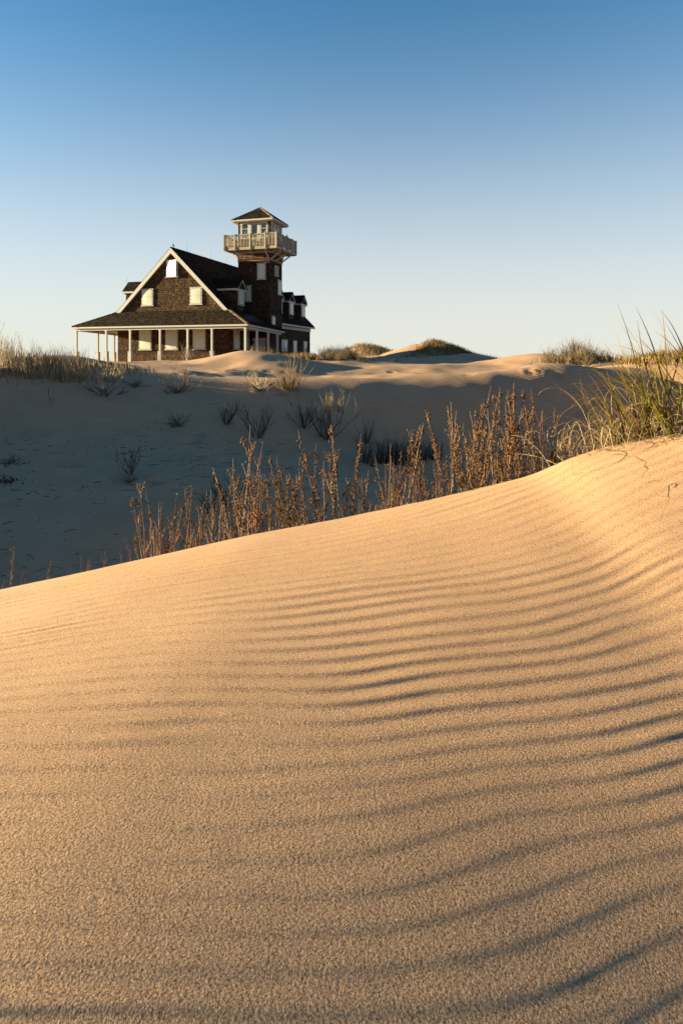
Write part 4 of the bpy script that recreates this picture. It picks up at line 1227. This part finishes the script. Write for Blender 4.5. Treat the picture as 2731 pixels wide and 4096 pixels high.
long_blade(GC[1], 1470, 4.5, 1392, 850, -.06, .006, 'slanting green blade above the arching one')
# bits of straw lying on the lit sand
def straw_arc(px, py, depth, rad, a0, a1, rz, lab):
    x, y, z = ray(px, py, depth); z = gz(x, y)
    mb = MB(); pts = []
    for i in range(15):
        a = a0 + (a1 - a0) * i / 14
        qx, qy = rad * math.cos(a) * .6, rad * math.sin(a) * .5
        pts.append((qx, qy, gz(x + qx, y + qy) - z + .004 + .03 * math.sin(math.pi * i / 14) * rad / .1))
    mb.tube(pts, .0016, .0008, 4, .5)
    o = mb.build('straw', M['straw'], smooth=True); o.location = (x, y, z); tag(o, lab, 'straw')
straw_arc(1463, 1045, 4.05, .26, 1.5, 4.4, 0, 'bent straw arching out of the sand below the grass clumps')
straw_arc(1515, 1085, 3.7, .14, 0.3, 4.8, 0, 'curl of dry straw lying on the sand near the right edge')

# shrubs of the hollow and the far sand
def shrub_mesh(seed, stems=9, spread=.8, L=1.0, levels=2, r0=.012, up=.10, wob=.14, kids=(2, 4), nm='branch', m='twig', sides=3, tipdot=False):
    rr = random.Random(seed); mb = MB()
    def grow(p, d, l, lev, r_):
        pts = branch_curve(rr, p, d, l, 6, wob, up)
        mb.tube(pts, r_, r_ * .4, sides, rr.random())
        if tipdot and lev == 0:
            for q in pts[2:]: add_capsule(mb, q, rr.uniform(.012, .02), rr, rr.random())
        if lev > 0:
            for k in range(rr.randint(*kids)):
                i = rr.randint(1, 5); q = pts[i]
                dd = (pts[i + 1] - pts[i]).normalized() + Vector((rr.uniform(-1, 1), rr.uniform(-1, 1), rr.uniform(-.2, .6))) * .75
                grow(q, dd, l * rr.uniform(.35, .65), lev - 1, r_ * .55)
    for s in range(stems):
        a = rr.uniform(0, 6.28); sp = spread * rr.uniform(.3, 1.15)
        grow(Vector((rr.uniform(-.1, .1), rr.uniform(-.1, .1), -.08)), (math.cos(a) * sp, math.sin(a) * sp, rr.uniform(.5, 1)), L * rr.uniform(.55, 1.0), levels, r0 * rr.uniform(.7, 1.2))
    return mb.build(nm, M[m], smooth=True, obj=False)
SH = {k: [shrub_mesh(500 + 10 * i + s_, **kw) for s_ in range(4)] for i, (k, kw) in enumerate({
    'dead': dict(stems=13, spread=.95, levels=2, r0=.0125, m='twig'),
    'flat': dict(stems=12, spread=2.2, levels=2, r0=.014, up=-.01, m='twig'),
    'lit': dict(stems=16, spread=1.4, levels=2, r0=.016, m='bleached', wob=.24, up=.02),  # sunlight on the tangles put into a paler twig colour
    'upright': dict(stems=8, spread=.34, levels=2, r0=.0085, m='bleached', wob=.09, up=.12, kids=(2, 4)),
    'brush': dict(stems=30, spread=.42, levels=1, r0=.009, m='twig', wob=.07, up=.10, kids=(1, 3)),
    'bush': dict(stems=22, spread=.7, levels=2, r0=.010, m='duneshrub', wob=.13, up=.08, kids=(3, 5)),
    'tuft': dict(stems=26, spread=.45, levels=0, r0=.0065, m='marsh', wob=.06, up=.02),
    'weed': dict(stems=9, spread=.35, levels=1, r0=.010, m='stalk', wob=.07, up=.1, tipdot=True),
    'sprig': dict(stems=2, spread=.3, levels=2, r0=.010, m='twig', wob=.12, up=.08, kids=(2, 3)),
}.items())}
def shrub(kind, px, py, depth, wpx, lab, name='dead_shrub', cat='shrub', group=None, i=None, rz=None, flat=1.0):
    """wpx: height in photo pixels (display scale)"""
    x, y, z = ray(px, py, depth)
    z = gz(x, y)
    h = wpx * DS / F_ * depth
    k = rp_.randrange(4) if i is None else i
    o = link(name, SH[kind][k])
    o.location = (x, y, z); o.rotation_euler = (0, 0, rp_.uniform(0, 6.28) if rz is None else rz); o.scale = (h, h, h * flat)
    tag(o, lab, cat, group)
    return o
def at_px(px, py, d0=10, d1=60):
    """distance at which the sight line through a photo pixel meets the sand"""
    ds = np.arange(d0, d1, .1)
    xs = (px * DS - CX_) / F_ * ds
    zs = (HY_ - py * DS) / F_ * ds
    g_ = ground(xs, ds)
    k = np.where(zs <= g_)[0]
    return float(ds[k[0]]) if len(k) else None
def on(kind, px, py, wpx, lab, **k):
    d = at_px(px, py) or 24.0
    return shrub(kind, px, py, d, wpx, lab, **k)
on('sprig', 118, 930, 62, 'lone bare sprig growing out of the dark bank at the left')
on('flat', 245, 905, 70, 'half buried tangle of dark twigs hanging on the bank edge below the left porch', i=0)
on('lit', 250, 878, 46, 'sunlit twig tangle on the bank edge under the left end of the house')
on('flat', 305, 890, 48, 'low dark twigs trailing right along the bank edge', i=1)
on('lit', 418, 900, 62, 'large sunlit tangle of pale branches in front of the middle of the porch', i=2)
on('flat', 400, 906, 46, 'dark twigs under the large sunlit tangle', i=3)
on('lit', 598, 893, 56, 'pale sunlit branch pile reaching up in front of the right part of the house', i=1)
on('weed', 640, 893, 34, 'few short lit stems right of the pale sunlit branch pile', name='dry_weed')
on('weed', 664, 900, 34, 'scattered short lit stems on the sand edge under the tower', name='dry_weed')
on('flat', 415, 978, 52, 'small black brush pile lying in the middle of the shaded hollow', i=2)
on('dead', 520, 975, 62, 'left half of the dark shrub pair in the shaded hollow', i=0)
on('dead', 592, 1005, 86, 'right denser half of the dark shrub pair in the shaded hollow', i=1)
on('dead', 700, 985, 78, 'thin dark shrub with curling twigs below the sunlit sand edge', i=2)
on('dead', 752, 1010, 100, 'large thin dark shrub behind the middle stalks', i=3)
on('upright', 752, 945, 52, 'sunlit tips of the large thin shrub, added as pale twigs')  # light on the dark shrub's tips put into paler twigs
on('upright', 780, 950, 45, 'second group of sunlit tips, added as pale twigs right of the large thin shrub')
on('dead', 298, 1092, 66, 'curly black shrub in the left part of the hollow', i=1)
on('flat', 302, 1110, 36, 'low black twigs at the foot of the curly shrub')
on('dead', 520, 1165, 78, 'dark thin brush behind the first stalk clump', i=2)
on('dead', 480, 1180, 60, 'low dark brush at the left behind the first stalk clump', i=0)
for i, px in enumerate(range(838, 1010, 17)):
    on('brush', px, 1068 - (px - 838) * .05 + rp_.uniform(-6, 8), rp_.uniform(46, 72), 'upright black brush in the dark row behind the thick stand of stalks', name='dark_brush', group='dark brush row in the hollow')
on('brush', 840, 1020, 60, 'bare dark twigs at the left end of the brush row', name='dark_brush')
for px, py, w_, l in ((20, 1062, 26, 'upper clump of dead roots at the left edge of the hollow'), (15, 1106, 22, 'lower clump of dead roots at the left edge of the hollow')):
    on('flat', px, py, w_ * 1.6, l, name='root_clump', cat='debris', flat=.6)
# clods under the root clumps
for px, py, l in ((22, 1066, 'dark clod mound under the upper root clump'), (18, 1108, 'dark clod mound under the lower root clump')):
    d = at_px(px, py) or 14
    x, y, z = ray(px, py, d); z = gz(x, y)
    mb = MB()
    for i in range(60):
        c = Vector((rp_.gauss(0, .16), rp_.gauss(0, .14), rp_.uniform(-.02, .02))); c.z += gz(x + c.x, y + c.y) - z; add_capsule(mb, c, rp_.uniform(.01, .035), rp_, rp_.random())
    o = mb.build('clod_mound', M['wrack']); o.location = (x, y, z); o['kind'] = 'stuff'; tag(o, l, 'debris')

# tall dry shrubs along the left dune crest
LX = [(4, 100), (8, 92), (20, 84), (33, 80), (46, 88), (60, 70), (86, 70), (98, 84), (124, 72), (136, 78), (148, 62), (161, 66), (176, 60), (14, 95), (26, 84), (40, 76), (52, 66), (68, 70), (80, 66), (92, 80), (104, 62), (118, 82), (130, 74), (142, 66), (155, 60), (170, 54), (184, 88), (192, 78), (205, 46), (222, 44)]
for i, (px, h_) in enumerate(LX):
    py = 858 + px * .10 + rp_.uniform(-6, 8)
    d = at_px(px, py) or 21
    shrub('upright', px, py, d, h_ * 1.0, [('tall ' if h_ > 82 else ('low ' if h_ < 66 else '')) + 'dry shrub ' + ['at the left frame edge on the dune crest', 'in the left part of the crest thicket', 'in the middle of the crest thicket', 'at the right thicket end, left of the porch', 'in front of the left porch posts'][0 if px < 24 else 1 if px < 70 else 2 if px < 120 else 3 if px < 175 else 4]][0], name='dry_shrub', group='dry shrubs along the left dune crest')
for i in range(16):
    px = rp_.uniform(-6, 215); py = rp_.uniform(846, 876) + px * .05
    d = at_px(px, py) or 22
    shrub(rp_.choice(('weed', 'upright', 'tuft')), px, py, d, rp_.uniform(22, 40) * (1 - .3 * px / 215), 'low dry weed at the foot of the thicket, %s' % ['left frame edge', 'below its middle', 'near the porch'][0 if px < 60 else 1 if px < 140 else 2], name='dry_weed', cat='weed', group='low weeds in the left thicket')
for px, py in ((42, 890), (18, 884), (100, 888), (75, 886), (125, 882)):
    on('sprig', px, py, 30, 'bare root sprig dangling from the shaded edge of the left dune', group='root sprigs on the left bank')

# weeds in front of the house
for i in range(46):
    px = rp_.uniform(576, 712); d = 44.2 + (px - 576) * .13 + rp_.uniform(-1, 1)
    shrub(rp_.choice(('weed', 'tuft', 'weed')), px, 820, d, rp_.uniform(12, 30), 'orange dry weed %s' % ['before the near porch posts', 'before the roll-down door', 'before the first wing window', 'before the middle wing window', 'before the last wing window at the house corner'][min(4, int((px - 576) / 28))], name='dry_weed', cat='weed', group='weeds against the right house wall')
for px, h_ in ((366, 30), (392, 24), (402, 46), (424, 54), (431, 44), (436, 40), (464, 26), (480, 34), (348, 14), (412, 20)):
    shrub('tuft' if h_ < 30 else 'weed', px, 830, 47.0 + rp_.uniform(-1, .6), h_ * .8, ('taller ' if h_ > 35 else '') + 'thin dry weed growing before the front porch, %s' % ['left part', 'below the middle window', 'below the right window', 'near its right posts'][0 if px < 380 else 1 if px < 415 else 2 if px < 450 else 3], name='dry_weed', cat='weed', group='weeds before the front porch')
for px, h_ in ((655, 80), (664, 90), (672, 96)):
    on('tuft', px, 897, h_, 'very tall thin grass stem standing before the tower', name='tall_stem', cat='grass', group='tall thin stems before the tower')
# brown shrubs right of the house
for i in range(30):
    px = rp_.choice((rp_.gauss(775, 22), rp_.uniform(715, 830))); d = rp_.uniform(46, 58)
    shrub(rp_.choice(('bush', 'bush', 'weed')), px, 836, d, rp_.uniform(16, 34), 'brown thicket shrub right of the house, %s' % ['beside the house corner', 'in its middle', 'at its right end by the far dunes'][0 if px < 750 else 1 if px < 795 else 2], name='brown_shrub', group='brown shrubs right of the house')
for i in range(12):
    px = rp_.uniform(820, 960); d = rp_.uniform(48, 56)
    shrub('tuft', px, 844, d, rp_.uniform(9, 18), 'low dry tuft at the foot of the far dunes', name='grass_tuft', cat='grass', group='tufts below the far dunes')
# shrub knobs on the right skyline
for i in range(16):
    px = rp_.gauss(1325, 24); d = rp_.uniform(36.5, 41)
    shrub('bush', px, 842, d, rp_.uniform(28, 48), 'dense twiggy shrub on the knob of the right skyline', name='twiggy_shrub', group='shrubs on the right skyline knob')
for i in range(14):
    px = rp_.uniform(1270, 1470); d = rp_.uniform(36, 42)
    shrub('upright', px, 836, d, rp_.uniform(30, 48), 'thin dry shrub against the sky around the right knob', name='thin_shrub', group='thin shrubs around the right knob')
for i in range(16):
    px = rp_.uniform(1450, 1600); d = rp_.uniform(32, 37)
    shrub(rp_.choice(('bush', 'tuft', 'weed')), px, 830, d, rp_.uniform(18, 36), 'dry bush on the low dune behind the beach grass', name='dry_bush', group='bushes behind the beach grass')

# dune grass on the far dunes: one mass
def far_grass(name, cx, cy, sx, sy, n, hmin, hmax, lab, cond=lambda u, v: True):
    mb = MB(); rr = random.Random(hash(name) % 1000 if False else len(lab))
    k = 0
    xs = np.array([rr.gauss(0, 1) for _ in range(n)]); ys = np.array([rr.gauss(0, 1) for _ in range(n)])
    X = cx + xs * sx; Y = cy + ys * sy; Z = ground(X, Y)
    for i in range(n):
        if not cond(xs[i], ys[i]): continue
        h = rr.uniform(hmin, hmax); a = rr.uniform(0, 3.14); w_ = rr.uniform(.012, .03)
        ox, oy = math.cos(a) * w_, math.sin(a) * w_
        lx, ly = rr.uniform(-.3, .2) * h, rr.uniform(-.2, .2) * h
        b = (X[i], Y[i], Z[i] - .03); t = rr.random()
        m1 = (b[0] + lx * .35, b[1] + ly * .35, b[2] + h * .6)
        mb.quad((b[0] - ox, b[1] - oy, b[2]), (b[0] + ox, b[1] + oy, b[2]), (m1[0] + ox * .7, m1[1] + oy * .7, m1[2]), (m1[0] - ox * .7, m1[1] - oy * .7, m1[2]), t)
        mb.poly([(m1[0] - ox * .7, m1[1] - oy * .7, m1[2]), (m1[0] + ox * .7, m1[1] + oy * .7, m1[2]), (b[0] + lx, b[1] + ly, b[2] + h)], t)
    o = mb.build(name, M['marsh']); tag(o, lab, 'grass', kind='stuff')
g1 = ray(985, 812, 75.5); g2 = ray(835, 812, 88); g3 = ray(1060, 825, 73.5); g4 = ray(70, 830, 25)
far_grass('dune_grass', g1[0] + .6, g1[1] - .5, 3.6, 2.6, 7000, .25, .75, 'rough dry grass covering the larger far dune', lambda u, v: u > -.25 + .5 * v)
far_grass('dune_grass', g2[0] + 1, g2[1] - .5, 3.8, 2.6, 4500, .25, .8, 'rough dry grass covering the smaller far dune', lambda u, v: u > -.6 or v > 0)
far_grass('dune_grass', g3[0] + 1.5, g3[1], 2.6, 1.6, 2200, .2, .5, 'rough dry grass trailing off the right end of the larger far dune')
far_grass('dune_grass', ray(1335, 836, 39)[0], 39, 1.0, .8, 1500, .12, .5, 'dry grass on the knob of the right skyline')
far_grass('dune_grass', ray(1540, 830, 35)[0], 35, 2.4, 1.2, 3500, .15, .55, 'dry grass on the low dune behind the beach grass', lambda u, v: u > -1)
far_grass('dune_grass', ray(80, 840, 23.5)[0], 23.0, 2.6, .9, 700, .12, .5, 'thin dry grass between the shrubs of the left dune crest', lambda u, v: abs(u) < 1.6)
far_grass('dune_grass', ray(660, 822, 50)[0], 49, 2.0, 1.2, 2500, .15, .5, 'dry grass at the foot of the right house wall', lambda u, v: -1.3 < u < 1.5)

# wrack and twig crumbs on the floor of the hollow
mb = MB(); rr = random.Random(5)
n = 2300
X = np.array([rr.uniform(-8.5, 3.0) for _ in range(n)]); Y = np.array([rr.uniform(7.5, 19) for _ in range(n)])
band = vnoise(X * .35 + Y * .2, Y * .9, 31)
Z = ground(X, Y)
for i in range(n):
    if band[i] < .50 and rr.random() < .8: continue
    L = rr.choice((.015, .02, .025, .03, .04, .06, .12, .28)) * rr.uniform(.5, 1.2); a = rr.gauss(.15, .9)
    d = Vector((math.cos(a), math.sin(a), 0)); p = Vector((X[i], Y[i], Z[i] + .004))
    pts = [p, p + d * L * .5 + Vector((rr.uniform(-.1, .1) * L, rr.uniform(-.1, .1) * L, rr.uniform(.0, .12) * L)), p + d * L]
    mb.tube(pts, rr.uniform(.003, .010), .003, 3, rr.random())
o = mb.build('wrack_litter', M['wrack']); tag(o, 'dark wrack crumbs and twigs strewn over the hollow floor', 'litter', kind='stuff')

# things of one kind in one spot: told apart by their order from left to right
ORD = ['first', 'second', 'third', 'fourth', 'fifth', 'sixth', 'seventh', 'eighth', 'ninth', 'tenth', 'eleventh', 'twelfth']
by_ = {}
for o in COL.objects:
    if o.parent is None and 'label' in o and 'category' in o: by_.setdefault(o['label'], []).append(o)
for lab, os_ in by_.items():
    if 1 < len(os_) <= 12 and len(lab.split()) <= 13:
        os_.sort(key=lambda o: o.location.x / o.location.y)
        for i, o in enumerate(os_):
            o['label'] = lab + (', %s from left' % ORD[i])
